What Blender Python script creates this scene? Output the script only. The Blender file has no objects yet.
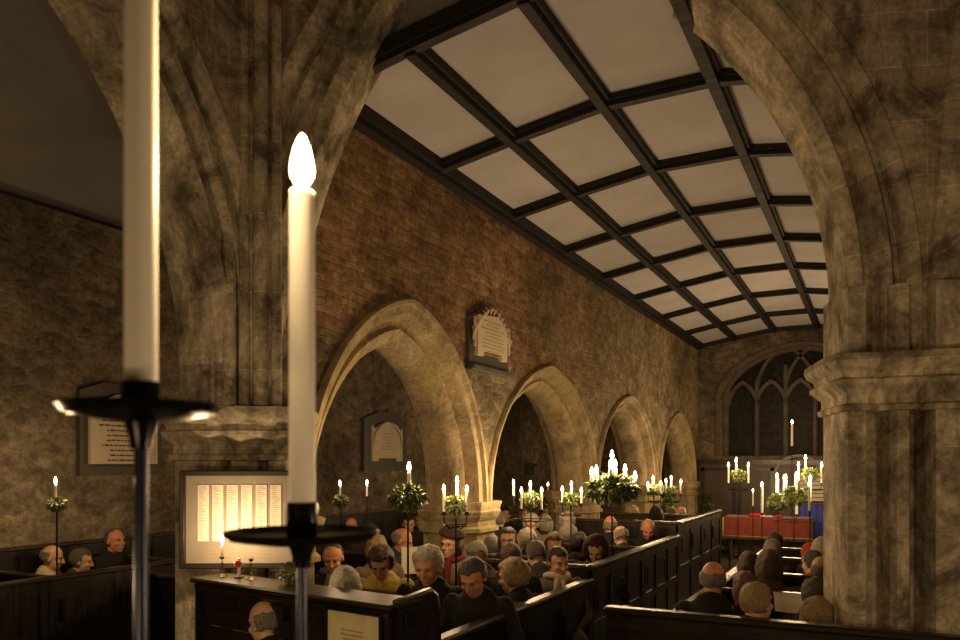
import bpy, bmesh, math, random
from mathutils import Vector, Matrix, noise, Euler
PI = math.pi
R = math.radians
random.seed(7)
scene = bpy.context.scene
C = scene.collection

# ------------------------------------------------------------------ camera, world, exposure
TH, FPX, HY, CAM_H = .473, 770.0, 464.0, 2.15
cam_d = bpy.data.cameras.new('camera'); cam = bpy.data.objects.new('camera', cam_d); C.objects.link(cam)
cam.location = (0, 0, CAM_H); cam.rotation_euler = (PI/2, 0, TH)
cam_d.sensor_width = 36; cam_d.lens = 36*FPX/960; cam_d.shift_y = (HY-320)/960
cam_d.clip_start = .05
cam_d.dof.use_dof = True; cam_d.dof.focus_distance = 7.5; cam_d.dof.aperture_fstop = 4.0
scene.camera = cam
w = bpy.data.worlds.new('world'); scene.world = w; w.use_nodes = True
w.node_tree.nodes['Background'].inputs[0].default_value = (.05, .07, .12, 1)
w.node_tree.nodes['Background'].inputs[1].default_value = .3
scene.view_settings.view_transform = 'Standard'; scene.view_settings.look = 'None'
scene.view_settings.gamma = 1; scene.view_settings.use_curve_mapping = False
scene.view_settings.exposure = 0.0
scene.cycles.sample_clamp_indirect = 4
CANDLE_W = 5.2          # power scale of every candle flame
WEST_W = 2.0  # power scale of the added, unseen west end candles
FLAME = (1.0, .66, .34)

cT, sT = math.cos(TH), math.sin(TH)
def ray(px, py):
    l, v = (px-480)/FPX, (HY-py)/FPX
    return Vector((l*cT-sT, cT+l*sT, v))
def onX(px, py, X): r = ray(px, py); return r*(X/r.x)+Vector((0, 0, CAM_H))
def onY(px, py, Y): r = ray(px, py); return r*(Y/r.y)+Vector((0, 0, CAM_H))
def onZ(px, py, Z): r = ray(px, py); return r*((Z-CAM_H)/r.z)+Vector((0, 0, CAM_H))

# ------------------------------------------------------------------ mesh builder
class MB:
    def __init__(s): s.v = []; s.f = []; s.uv = []; s.mi = []; s.m = 0
    def face(s, pts, uv=None):
        i = len(s.v); s.v += [tuple(p) for p in pts]; s.f.append(tuple(range(i, i+len(pts)))); s.uv.append(uv); s.mi.append(s.m)
    def box(s, lo, hi, M=None, bev=0):
        x0, y0, z0 = lo; x1, y1, z1 = hi
        if x0 > x1: x0, x1 = x1, x0
        if y0 > y1: y0, y1 = y1, y0
        if z0 > z1: z0, z1 = z1, z0
        b = bev
        if b <= 0:
            P = [(x0,y0,z0),(x1,y0,z0),(x1,y1,z0),(x0,y1,z0),(x0,y0,z1),(x1,y0,z1),(x1,y1,z1),(x0,y1,z1)]
            F = [(0,3,2,1),(4,5,6,7),(0,1,5,4),(1,2,6,5),(2,3,7,6),(3,0,4,7)]
        else:
            P = []; F = []
            for z, o in ((z0, b), (z0+b, 0), (z1-b, 0), (z1, b)):
                X0, X1, Y0, Y1 = x0+o, x1-o, y0+o, y1-o
                P += [(X0+b,Y0,z),(X1-b,Y0,z),(X1,Y0+b,z),(X1,Y1-b,z),(X1-b,Y1,z),(X0+b,Y1,z),(X0,Y1-b,z),(X0,Y0+b,z)]
            F = [tuple(range(7, -1, -1)), tuple(range(24, 32))]
            for k in range(3):
                for j in range(8): F.append((k*8+j, k*8+(j+1) % 8, k*8+8+(j+1) % 8, k*8+8+j))
        i = len(s.v)
        if M is not None: P = [tuple(M @ Vector(p)) for p in P]
        s.v += P
        for f in F: s.f.append(tuple(i+q for q in f)); s.uv.append(None); s.mi.append(s.m)
        return s
    def tube(s, pts, rad, n=8, cap=True):
        pts = [Vector(p) for p in pts]
        if not isinstance(rad, (list, tuple)): rad = [rad]*len(pts)
        i0 = len(s.v); up = None
        for k, p in enumerate(pts):
            t = (pts[min(k+1, len(pts)-1)]-pts[max(k-1, 0)]).normalized()
            if up is None:
                a = Vector((0, 0, 1)) if abs(t.z) < .9 else Vector((1, 0, 0)); up = t.cross(a).normalized()
            up = (up-t*up.dot(t)).normalized(); b = t.cross(up)
            for j in range(n):
                a = 2*PI*j/n; s.v.append(tuple(p+(up*math.cos(a)+b*math.sin(a))*rad[k]))
        for k in range(len(pts)-1):
            for j in range(n):
                s.f.append((i0+k*n+j, i0+k*n+(j+1) % n, i0+(k+1)*n+(j+1) % n, i0+(k+1)*n+j)); s.uv.append(None); s.mi.append(s.m)
        if cap:
            s.f.append(tuple(i0+j for j in range(n-1, -1, -1))); s.uv.append(None); s.mi.append(s.m)
            q = i0+(len(pts)-1)*n; s.f.append(tuple(q+j for j in range(n))); s.uv.append(None); s.mi.append(s.m)
        return s
    def lathe(s, prof, c=(0, 0, 0), n=24):
        i0 = len(s.v)
        for (r, z) in prof:
            for j in range(n):
                a = 2*PI*j/n; s.v.append((c[0]+r*math.cos(a), c[1]+r*math.sin(a), c[2]+z))
        for k in range(len(prof)-1):
            for j in range(n):
                s.f.append((i0+k*n+j, i0+k*n+(j+1) % n, i0+(k+1)*n+(j+1) % n, i0+(k+1)*n+j)); s.uv.append(None); s.mi.append(s.m)
        s.f.append(tuple(i0+j for j in range(n-1, -1, -1))); s.uv.append(None); s.mi.append(s.m)
        q = i0+(len(prof)-1)*n; s.f.append(tuple(q+j for j in range(n))); s.uv.append(None); s.mi.append(s.m)
        return s
    def prism(s, poly, a, b, M=None):
        """polygon (x, z) in a plane, thickness a..b along y"""
        n = len(poly); i = len(s.v)
        P = [(x, a, z) for x, z in poly]+[(x, b, z) for x, z in poly]
        if M is not None: P = [tuple(M @ Vector(p)) for p in P]
        s.v += P
        fs = [tuple(range(n)), tuple(range(2*n-1, n-1, -1))]+[((j+1) % n, j, n+j, n+(j+1) % n) for j in range(n)]
        for f in fs: s.f.append(tuple(i+q for q in f)); s.uv.append(None); s.mi.append(s.m)
        return s
    def stack(s, rings, uvz=None):
        """rings: list of closed vertex loops of equal length"""
        i0 = len(s.v); n = len(rings[0])
        for r in rings: s.v += [tuple(p) for p in r]
        per = [0]
        for j in range(n): per.append(per[-1]+(Vector(rings[0][(j+1) % n])-Vector(rings[0][j])).length)
        for k in range(len(rings)-1):
            for j in range(n):
                s.f.append((i0+k*n+j, i0+k*n+(j+1) % n, i0+(k+1)*n+(j+1) % n, i0+(k+1)*n+j)); s.mi.append(s.m)
                z0, z1 = rings[k][j][2], rings[k+1][j][2]
                s.uv.append([(z0, per[j]), (z0, per[j+1]), (z1, per[j+1]), (z1, per[j])])
        s.f.append(tuple(i0+j for j in range(n-1, -1, -1))); s.uv.append(None); s.mi.append(s.m)
        q = i0+(len(rings)-1)*n; s.f.append(tuple(q+j for j in range(n))); s.uv.append(None); s.mi.append(s.m)
        return s
    def mesh(s, name, mats):
        me = bpy.data.meshes.new(name); me.from_pydata(s.v, [], s.f)
        if not isinstance(mats, (list, tuple)): mats = [mats]
        for m in mats: me.materials.append(m)
        if any(s.uv):
            ul = me.uv_layers.new(name='UVMap'); k = 0
            for f, u in zip(s.f, s.uv):
                for q in range(len(f)):
                    ul.data[k].uv = u[q] if u else (0.13, 0.17); k += 1
        for p, mi in zip(me.polygons, s.mi): p.material_index = mi
        me.validate(); me.update()
        return me
    def build(s, name, mats, parent=None, smooth=False, fix=True, loc=None):
        me = s.mesh(name, mats)
        if fix:
            bm = bmesh.new(); bm.from_mesh(me); bmesh.ops.remove_doubles(bm, verts=bm.verts, dist=1e-5)
            bmesh.ops.recalc_face_normals(bm, faces=bm.faces); bm.to_mesh(me); bm.free()
        if smooth: smooth_angle(me, smooth if smooth is not True else 40)
        return link(name, me, parent, loc)
def smooth_angle(me, deg):
    for p in me.polygons: p.use_smooth = True
    try: me.set_sharp_from_angle(angle=R(deg))
    except Exception: pass
def link(name, me, parent=None, loc=None):
    o = bpy.data.objects.new(name, me); C.objects.link(o)
    if parent is not None: o.parent = parent
    if loc is not None: o.location = loc
    return o
def tag(o, label=None, cat=None, group=None, kind=None):
    if label: o['label'] = label
    if cat: o['category'] = cat
    if group: o['group'] = group
    if kind: o['kind'] = kind
    return o
def thing(name, label, cat, loc=(0, 0, 0), rz=0, group=None):
    o = bpy.data.objects.new(name, None); C.objects.link(o); o.location = loc; o.rotation_euler = (0, 0, rz)
    o.empty_display_size = .1
    return tag(o, label, cat, group)
def struct(o): o['kind'] = 'structure'; return o
def dup(root):
    r = root.copy(); C.objects.link(r)
    for ch in list(root.children):
        c = ch.copy(); C.objects.link(c); c.parent = r
        for g in ch.children:
            d = g.copy(); C.objects.link(d); d.parent = c
    return r

# ------------------------------------------------------------------ materials
class NT:
    def __init__(s, name):
        s.m = bpy.data.materials.new(name); s.m.use_nodes = True; s.t = s.m.node_tree; s.n = s.t.nodes
        s.b = s.n['Principled BSDF']
    def N(s, typ, **k):
        n = s.n.new(typ)
        for a, v in k.items():
            if a.startswith('i_'): n.inputs[a[2:].replace('_', ' ')].default_value = v
            else: setattr(n, a, v)
        return n
    def L(s, a, b): s.t.links.new(a, b)
    def mix(s, fac, a, b, mode='MIX'):
        n = s.n.new('ShaderNodeMix'); n.data_type = 'RGBA'; n.blend_type = mode
        for i, v in ((0, fac), (6, a), (7, b)):
            if hasattr(v, 'links'): s.L(v, n.inputs[i])
            else: n.inputs[i].default_value = v if i == 0 else (*v, 1) if len(v) == 3 else v
        return n.outputs[2]
    def ramp(s, fac, stops):
        n = s.n.new('ShaderNodeValToRGB'); e = n.color_ramp.elements
        while len(e) < len(stops): e.new(.5)
        for q, (p, c) in zip(e, stops):
            q.position = p; q.color = (c, c, c, 1) if not isinstance(c, tuple) else (*c, 1)
        s.L(fac, n.inputs[0]); return n.outputs[0]
    def math(s, op, a, b=None):
        n = s.n.new('ShaderNodeMath'); n.operation = op
        for i, v in ((0, a), (1, b)):
            if v is None: continue
            if hasattr(v, 'links'): s.L(v, n.inputs[i])
            else: n.inputs[i].default_value = v
        return n.outputs[0]
    def noise(s, vec, scale, detail=4, rough=.6, dist=0):
        n = s.N('ShaderNodeTexNoise'); n.inputs['Scale'].default_value = scale; n.inputs['Detail'].default_value = detail
        n.inputs['Roughness'].default_value = rough; n.inputs['Distortion'].default_value = dist
        if vec is not None: s.L(vec, n.inputs['Vector'])
        return n.outputs['Fac']
    def bump(s, h, strength, dist=.02):
        n = s.N('ShaderNodeBump'); n.inputs['Strength'].default_value = strength; n.inputs['Distance'].default_value = dist
        s.L(h, n.inputs['Height']); s.L(n.outputs[0], s.b.inputs['Normal']); return n
def simple(name, col, rough=.6, metal=0, spec=None, noise_amt=0, nscale=20, bump=0, sss=0, emit=None, es=0, sheen=0):
    t = NT(name); b = t.b; b.inputs['Roughness'].default_value = rough; b.inputs['Metallic'].default_value = metal
    b.inputs['Base Color'].default_value = (*col, 1)
    if spec is not None: b.inputs['Specular IOR Level'].default_value = spec
    if noise_amt or bump:
        co = t.N('ShaderNodeTexCoord').outputs['Object']; nz = t.noise(co, nscale, 5)
        if noise_amt:
            lo = tuple(c*(1-noise_amt) for c in col); hi = tuple(min(1, c*(1+noise_amt)) for c in col)
            t.L(t.ramp(nz, [(.3, lo), (.7, hi)]), b.inputs['Base Color'])
        if bump: t.bump(nz, bump, .01)
    if sss: b.inputs['Subsurface Weight'].default_value = 1; b.inputs['Subsurface Radius'].default_value = (sss, sss*.6, sss*.3); b.inputs['Subsurface Scale'].default_value = 1
    if emit: b.inputs['Emission Color'].default_value = (*emit, 1); b.inputs['Emission Strength'].default_value = es
    if sheen: b.inputs['Sheen Weight'].default_value = sheen
    return t.m

def swap(t, ax):
    """object coordinates laid flat: ax 'X' = wall normal X -> (Y, Z, X)"""
    co = t.N('ShaderNodeTexCoord').outputs['Object']; sp = t.N('ShaderNodeSeparateXYZ'); t.L(co, sp.inputs[0])
    cb = t.N('ShaderNodeCombineXYZ')
    o = {'X': ('Y', 'Z', 'X'), 'Y': ('X', 'Z', 'Y'), 'Z': ('X', 'Y', 'Z')}[ax]
    for i, k in enumerate(o): t.L(sp.outputs[k], cb.inputs[i])
    return co, cb.outputs[0], sp
def masonry(name, ax, brick_above=None, dark=1.0, warm=1.0, plaster=0.0):
    t = NT(name); co, v, sp = swap(t, ax)
    def col(r, g, b): return (r*dark, g*dark*(.97+.03*warm), b*dark/warm)
    # coarse coursed rubble
    wob = t.N('ShaderNodeTexNoise'); wob.inputs['Scale'].default_value = 2.2; wob.inputs['Detail'].default_value = 3; t.L(v, wob.inputs['Vector'])
    va = t.N('ShaderNodeVectorMath', operation='MULTIPLY_ADD'); t.L(wob.outputs['Color'], va.inputs[0]); va.inputs[1].default_value = (.26, .12, .0); t.L(v, va.inputs[2])
    mp = t.N('ShaderNodeMapping'); mp.inputs['Scale'].default_value = (1, 1.9, 0); t.L(va.outputs[0], mp.inputs[0])
    vo = t.N('ShaderNodeTexVoronoi'); vo.inputs['Scale'].default_value = 5.0; vo.inputs['Randomness'].default_value = .85; t.L(mp.outputs[0], vo.inputs['Vector'])
    ve = t.N('ShaderNodeTexVoronoi', feature='DISTANCE_TO_EDGE'); ve.inputs['Scale'].default_value = 5.0; ve.inputs['Randomness'].default_value = .85; t.L(mp.outputs[0], ve.inputs['Vector'])
    sr = t.N('ShaderNodeSeparateColor'); t.L(vo.outputs['Color'], sr.inputs[0])
    stone = t.ramp(sr.outputs[0], [(0, col(.15, .12, .085)), (.35, col(.20, .16, .11)), (.6, col(.25, .20, .13)), (.8, col(.17, .135, .10)), (1, col(.31, .25, .165))])
    mort = t.ramp(ve.outputs['Distance'], [(.0, .45), (.06, .7), (.2, 1.0)])
    rub = t.mix(mort, col(.25, .21, .15), stone)
    hR = mort
    if brick_above is not None:
        def br(w_, h_, c1, c2, cm, ms):
            b = t.N('ShaderNodeTexBrick'); t.L(va2.outputs[0], b.inputs['Vector']); b.inputs['Scale'].default_value = 1
            b.inputs['Brick Width'].default_value = w_; b.inputs['Row Height'].default_value = h_; b.inputs['Mortar Size'].default_value = ms
            b.inputs['Mortar Smooth'].default_value = .4
            b.inputs['Color1'].default_value = (*col(*c1), 1); b.inputs['Color2'].default_value = (*col(*c2), 1); b.inputs['Mortar'].default_value = (*col(*cm), 1)
            return b
        va2 = t.N('ShaderNodeVectorMath', operation='MULTIPLY_ADD'); t.L(wob.outputs['Color'], va2.inputs[0]); va2.inputs[1].default_value = (.16, .11, 0); t.L(v, va2.inputs[2])
        b = br(.20, .058, (.20, .115, .075), (.36, .225, .14), (.23, .155, .10), .007)
        n1 = t.noise(v, .9, 4, .6); n2 = t.math('MULTIPLY', n1, 1.5); z = t.math('SUBTRACT', sp.outputs['Z'], brick_above)
        f = t.ramp(t.math('ADD', z, n2), [(.70, 0.0), (.82, 1.0)])
        g_ = t.math('ADD', t.math('MULTIPLY', sp.outputs['Y'], .06), t.math('MULTIPLY', n1, .4)); f = t.math('MULTIPLY', f, t.ramp(g_, [(.74, 1.0), (.86, .12)]))
        rub = t.mix(f, rub, b.outputs['Color'])
        hb = t.math('SUBTRACT', 1.0, b.outputs['Fac']); hR = t.mix(f, hR, hb)
        # lighter patch of older ashlar low down near the east end
    big = t.noise(v, .75, 6, .65); fine = t.noise(v, 22, 5, .7); med = t.noise(v, 5, 6, .7)
    c = t.mix(1.0, rub, t.ramp(big, [(.3, .45), (.68, 1.45)]), 'MULTIPLY')
    c = t.mix(1.0, c, t.ramp(fine, [(.28, .55), (.72, 1.4)]), 'MULTIPLY')
    c = t.mix(.8, c, t.ramp(med, [(.32, .45), (.62, 1.3)]), 'MULTIPLY')
    t.L(c, t.b.inputs['Base Color']); t.b.inputs['Roughness'].default_value = .9; t.b.inputs['Specular IOR Level'].default_value = .15
    hh = t.math('ADD', t.math('MULTIPLY', hR, 1.0), t.math('MULTIPLY', t.math('ADD', fine, med), .9))
    t.bump(hh, .5, .025)
    return t.m
def ashlar(name, c1, c2, moss=.0, soot=.6, bw=.42, bh=.9, ax=None):
    t = NT(name); uv = t.N('ShaderNodeUVMap').outputs[0] if ax is None else swap(t, ax)[1]; co = t.N('ShaderNodeTexCoord').outputs['Object']
    b = t.N('ShaderNodeTexBrick'); t.L(uv, b.inputs['Vector']); b.inputs['Scale'].default_value = 1
    b.inputs['Brick Width'].default_value = bw; b.inputs['Row Height'].default_value = bh; b.inputs['Mortar Size'].default_value = .007; b.inputs['Mortar Smooth'].default_value = .3
    b.inputs['Color1'].default_value = (*c1, 1); b.inputs['Color2'].default_value = (*c2, 1); b.inputs['Mortar'].default_value = (c2[0]*1.5, c2[1]*1.5, c2[2]*1.45, 1)
    c = b.outputs['Color']
    n1 = t.noise(co, 2.3, 8, .72, .6); n2 = t.noise(co, 30, 5, .7); n3 = t.noise(co, 1.1, 5, .6, .3)
    mp = t.N('ShaderNodeMapping'); mp.inputs['Scale'].default_value = (3, 3, .7); t.L(co, mp.inputs[0]); n4 = t.noise(mp.outputs[0], 2.5, 7, .7, .5)
    c = t.mix(soot, c, t.ramp(n1, [(.38, .16), (.5, .8), (.62, 1.4)]), 'MULTIPLY')
    c = t.mix(.8, c, t.ramp(n4, [(.34, .45), (.48, .95), (.7, 1.25)]), 'MULTIPLY')
    c = t.mix(.9, c, t.ramp(n2, [(.3, .65), (.7, 1.3)]), 'MULTIPLY')
    if moss: c = t.mix(t.ramp(n3, [(.45, 0.0), (.6, moss)]), c, (.34, .28, .07))
    t.L(c, t.b.inputs['Base Color']); t.b.inputs['Roughness'].default_value = .85; t.b.inputs['Specular IOR Level'].default_value = .2
    h = t.math('ADD', t.math('MULTIPLY', t.math('SUBTRACT', 1.0, b.outputs['Fac']), .7), t.math('ADD', t.math('MULTIPLY', n2, .5), n1))
    t.bump(h, .6, .02)
    return t.m
def wood(name, col, rough=.35, axis=2, coat=0):
    t = NT(name); co = t.N('ShaderNodeTexCoord').outputs['Object']; mp = t.N('ShaderNodeMapping')
    sc = [14, 14, 14]; sc[axis] = 1.2; mp.inputs['Scale'].default_value = sc; t.L(co, mp.inputs[0])
    n = t.noise(mp.outputs[0], 2.0, 6, .65, .8); n2 = t.noise(co, 3, 4)
    c = t.ramp(n, [(.25, tuple(x*.45 for x in col)), (.55, col), (.8, tuple(x*1.6 for x in col))])
    c = t.mix(.6, c, t.ramp(n2, [(.3, .6), (.7, 1.3)]), 'MULTIPLY')
    t.L(c, t.b.inputs['Base Color']); t.L(t.ramp(n, [(.2, rough*.8), (.8, rough*1.5)]), t.b.inputs['Roughness'])
    t.bump(n, .25, .004); return t.m

M = {}
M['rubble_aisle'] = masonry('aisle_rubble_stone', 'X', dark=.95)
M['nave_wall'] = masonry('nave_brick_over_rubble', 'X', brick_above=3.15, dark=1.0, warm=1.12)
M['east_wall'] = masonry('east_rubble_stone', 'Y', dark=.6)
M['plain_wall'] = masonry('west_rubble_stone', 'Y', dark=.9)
M['arch_stone'] = ashlar('arcade_arch_stone', (.46, .36, .22), (.36, .29, .18), moss=.35, soot=.45, bw=.36, bh=2)
M['pier_stone'] = ashlar('pier_limestone', (.60, .525, .39), (.44, .385, .29), moss=.06, soot=.85, bw=.5, bh=3)
M['ashlar_x'] = ashlar('spandrel_ashlar', (.50, .43, .32), (.38, .33, .25), soot=.85, bw=.55, bh=.32, ax='X')
M['ashlar_y'] = ashlar('crossing_ashlar', (.50, .43, .32), (.38, .33, .25), soot=.85, bw=.55, bh=.32, ax='Y')
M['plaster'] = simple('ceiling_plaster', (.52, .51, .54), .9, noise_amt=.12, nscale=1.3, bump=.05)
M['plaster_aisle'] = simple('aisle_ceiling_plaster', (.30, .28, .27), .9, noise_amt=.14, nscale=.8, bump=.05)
M['beam'] = wood('black_oak_beam', (.009, .008, .0075), .6, 0)
M['floor'] = simple('floor_flagstone', (.10, .085, .065), .7, noise_amt=.3, nscale=3, bump=.3)
M['oak'] = wood('dark_pew_oak', (.013, .0085, .0055), .32, 2)
M['oak_y'] = wood('dark_pew_oak_long', (.013, .0085, .0055), .3, 1)
M['oak_x'] = wood('dark_pew_oak_cross', (.020, .013, .008), .28, 0)
M['cap_rail'] = wood('pale_pew_rail_oak', (.055, .036, .021), .26, 1)  # rail oak is paler than the panel oak
M['iron'] = simple('black_iron', (.012, .012, .014), .38, .6, bump=.15, nscale=60)
M['iron_gloss'] = simple('polished_black_iron', (.02, .02, .024), .22, .8, noise_amt=.3, nscale=30)
def wax():
    t = NT('candle_wax'); b = t.b; b.inputs['Base Color'].default_value = (1.0, .95, .84, 1); b.inputs['Roughness'].default_value = .45
    b.inputs['Subsurface Weight'].default_value = .6; b.inputs['Subsurface Radius'].default_value = (.005, .004, .003); b.inputs['Subsurface Scale'].default_value = 1
    co = t.N('ShaderNodeTexCoord').outputs['Object']; t.bump(t.noise(co, 25, 3), .12, .004); return t.m
M['wax'] = wax()
M['wax_red'] = simple('red_wax', (.5, .02, .015), .4)
def flame():
    t = NT('candle_flame'); t.b.inputs['Base Color'].default_value = (0, 0, 0, 1)
    e = t.N('ShaderNodeEmission'); e.inputs[0].default_value = (1, .66, .30, 1); e.inputs[1].default_value = 22
    tr = t.N('ShaderNodeBsdfTransparent'); ad = t.N('ShaderNodeAddShader'); t.L(e.outputs[0], ad.inputs[0]); t.L(tr.outputs[0], ad.inputs[1])
    t.L(ad.outputs[0], t.n['Material Output'].inputs[0]); return t.m
M['flame'] = flame()
M['wick'] = simple('wick', (.02, .015, .01), .9)
M['brass'] = simple('brass', (.45, .30, .10), .3, .9)
M['glass'] = simple('candlestick_glass', (.8, .8, .8), .05); M['glass'].node_tree.nodes['Principled BSDF'].inputs['Transmission Weight'].default_value = 1
M['marble'] = simple('white_marble_tablet', (.62, .52, .37), .5, noise_amt=.08, nscale=6)
M['slate'] = simple('dark_slate', (.075, .068, .06), .5, noise_amt=.25, nscale=12)
M['slate_mid'] = simple('grey_stone_frame', (.075, .065, .05), .6, noise_amt=.25, nscale=12, bump=.2)
M['letter'] = simple('engraved_letter_black', (.06, .045, .03), .8)
M['letter_soft'] = simple('engraved_letter_brown', (.34, .27, .18), .8)
M['parch'] = simple('pale_board_paint', (.27, .24, .19), .55, noise_amt=.12, nscale=5)
M['paper'] = simple('white_paper', (.75, .70, .58), .7)
M['notice_paper'] = simple('notice_paper', (.62, .54, .30), .7, noise_amt=.15, nscale=7)
M['red_cloth'] = simple('altar_red_velvet', (.22, .035, .015), .75, noise_amt=.2, nscale=9, bump=.1, sheen=.3)
M['gold_trim'] = simple('gold_braid', (.65, .42, .10), .45, .3)
M['red'] = simple('bright_red_cloth', (.65, .03, .02), .7)
M['dark_glass'] = simple('night_stained_glass', (.012, .010, .008), .6, spec=.2, noise_amt=.8, nscale=9, bump=.5)
M['panel_oak'] = wood('reredos_oak', (.075, .052, .036), .4, 2)
M['tracery'] = simple('dark_tracery_stone', (.085, .068, .052), .85, noise_amt=.4, nscale=4, bump=.3)  # tracery and window surround stone set dark brown
M['blue_lit'] = simple('blue_lit_panel', (.10, .14, .62), .8, noise_amt=.2, nscale=6)  # blue light on the boards, put into the base colour
def leafm(n, a, b):
    t = NT(n); oi = t.N('ShaderNodeTexCoord').outputs['Object']; nz = t.noise(oi, 30, 3)
    t.L(t.ramp(nz, [(.3, a), (.7, b)]), t.b.inputs['Base Color']); t.b.inputs['Roughness'].default_value = .38
    t.b.inputs['Transmission Weight'].default_value = 0; return t.m
M['leaf'] = leafm('evergreen_leaf', (.025, .055, .012), (.14, .20, .035))
M['leaf_dark'] = leafm('dark_fir_needle', (.012, .028, .010), (.05, .075, .02))
M['leaf_light'] = leafm('pale_variegated_leaf', (.12, .17, .03), (.42, .44, .12))

# ------------------------------------------------------------------ lights: candle flames
LIGHTS = []
def lamp(p, W, r=.012, col=FLAME):
    d = bpy.data.lights.new('candle_light', 'POINT'); d.energy = W*CANDLE_W; d.color = col; d.shadow_soft_size = r
    o = bpy.data.objects.new('candle_light', d); C.objects.link(o); o.location = p; return o

# ================================================================== ARCHES AND WALLS
class Arch:
    """pointed arch in a local (u, z) plane: two arcs; e is the outward offset of an order"""
    def __init__(s, uL, zL, rL, uR, zR, rR, kz=1.0, zb=0.0):
        s.uL, s.zL, s.rL, s.uR, s.zR, s.rR, s.kz, s.zb = uL, zL, rL, uR, zR, rR, kz, zb
    def pts(s, e, n=18, jamb=True):
        # circles (centre on the spring line)
        cL, rl = s.uL+s.rL, s.rL+e; cR, rr = s.uR-s.rR, s.rR+e
        # apex = intersection of circles (zL may differ from zR)
        A = Vector((cL, s.zL)); B = Vector((cR, s.zR)); d = (B-A).length
        a = (rl*rl-rr*rr+d*d)/(2*d); h = math.sqrt(max(rl*rl-a*a, 0)); m = A+(B-A)*a/d; nrm = Vector((-(B-A).y, (B-A).x))/d
        P1, P2 = m+nrm*h, m-nrm*h; P = P1 if P1.y > P2.y else P2
        out = []
        if jamb: out += [(s.uL-e, s.zb), (s.uL-e, (s.zb+s.zL)/2)]
        aL = math.atan2(P.y-s.zL, P.x-cL)
        for k in range(n+1):
            q = PI+(aL-PI)*k/n; out.append((cL+rl*math.cos(q), s.zL+s.kz*rl*math.sin(q)))
        aR = math.atan2(P.y-s.zR, P.x-cR)
        for k in range(1, n+1):
            q = aR+(0-aR)*k/n; out.append((cR+rr*math.cos(q), s.zR+s.kz*rr*math.sin(q)))
        if jamb: out += [(s.uR+e, (s.zb+s.zR)/2), (s.uR+e, s.zb)]
        return out
def frame(O, U, N):
    O, U, N = Vector(O), Vector(U).normalized(), Vector(N).normalized()
    return lambda u, z, t: tuple(O+U*u+N*t+Vector((0, 0, z)))
def wall_arches(name, F, arches, e, u0, u1, z0, ztop, th, mat, n=18):
    """wall slab (front t=0, back t=-th) with pointed openings"""
    mb = MB(); cols = [(u0, z0)]
    for a in arches: cols += [(p[0], p[1]) for p in a.pts(e, n)]
    cols.append((u1, z0))
    for (ua, za), (ub, zb_) in zip(cols, cols[1:]):
        if abs(ub-ua) > 1e-4:
            za2 = z0 if (za <= z0+1e-6 or False) else za
            mb.face([F(ua, za, 0), F(ub, zb_, 0), F(ub, ztop, 0), F(ua, ztop, 0)])
            mb.face([F(ub, zb_, -th), F(ua, za, -th), F(ua, ztop, -th), F(ub, ztop, -th)])
            mb.face([F(ua, ztop, 0), F(ub, ztop, 0), F(ub, ztop, -th), F(ua, ztop, -th)])
        mb.face([F(ub, zb_, 0), F(ua, za, 0), F(ua, za, -th), F(ub, zb_, -th)])
    for u, d in ((u0, 1), (u1, -1)):
        mb.face([F(u, z0, 0), F(u, ztop, 0), F(u, ztop, -th), F(u, z0, -th)])
    return struct(mb.build(name, mat))
def sweep(name, F, a, prof, mat, n=18, jamb=True, smooth=32):
    """prof = [(e, t)] carried round the arch"""
    mb = MB(); rings = [a.pts(e, n, jamb) for e, t in prof]; v = 0
    for k in range(len(prof)-1):
        (e0, t0), (e1, t1) = prof[k], prof[k+1]; v1 = v+math.hypot(e1-e0, t1-t0); s = 0
        for j in range(len(rings[k])-1):
            p, q = rings[k][j], rings[k][j+1]; p2, q2 = rings[k+1][j], rings[k+1][j+1]
            ds = math.hypot(rings[0][j+1][0]-rings[0][j][0], rings[0][j+1][1]-rings[0][j][1])
            mb.face([F(p[0], p[1], t0), F(q[0], q[1], t0), F(q2[0], q2[1], t1), F(p2[0], p2[1], t1)], [(s, v), (s+ds, v), (s+ds, v1), (s, v1)])
            s += ds
        v = v1
    return struct(mb.build(name, mat, smooth=smooth))
def sym_profile(half, th):
    """mirror a front profile [(e,t)...] from the soffit outward onto the back face"""
    return [(e, -th-t) for e, t in reversed(half)]+half

XN = -3.6; TW = .62            # nave face and thickness of the north arcade
FN = frame((XN, 0, 0), (0, 1, 0), (1, 0, 0))
def arc(c, hw, apex, z0=1.75, zb=1.75):
    nat = hw*math.sqrt(1.25**2-.25**2); return Arch(c-hw, z0, 1.25*hw, c+hw, z0, 1.25*hw, (apex-z0)/nat, zb)
ARC = [arc(5.68, 1.10, 3.20), arc(8.95, 1.42, 3.10), arc(12.45, 1.40, 3.02), arc(16.0, 1.28, 2.95)]
EO = .34
wall_arches('wall_north', FN, ARC, EO-.02, 3.9, 18.02, 1.75, 6.2, TW, M['nave_wall'])
half = [(0, -.22), (.03, -.16), (.12, -.10), (.14, -.13), (.19, -.13), (.22, -.04), (.24, .0), (.30, .012), (.315, .05), (.345, .055), (.36, .03), (.36, -.01)]
for i, a in enumerate(ARC):
    sweep('trim_%d' % (i+1), FN, a, sym_profile(half, TW), M['arch_stone'], jamb=False)
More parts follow.
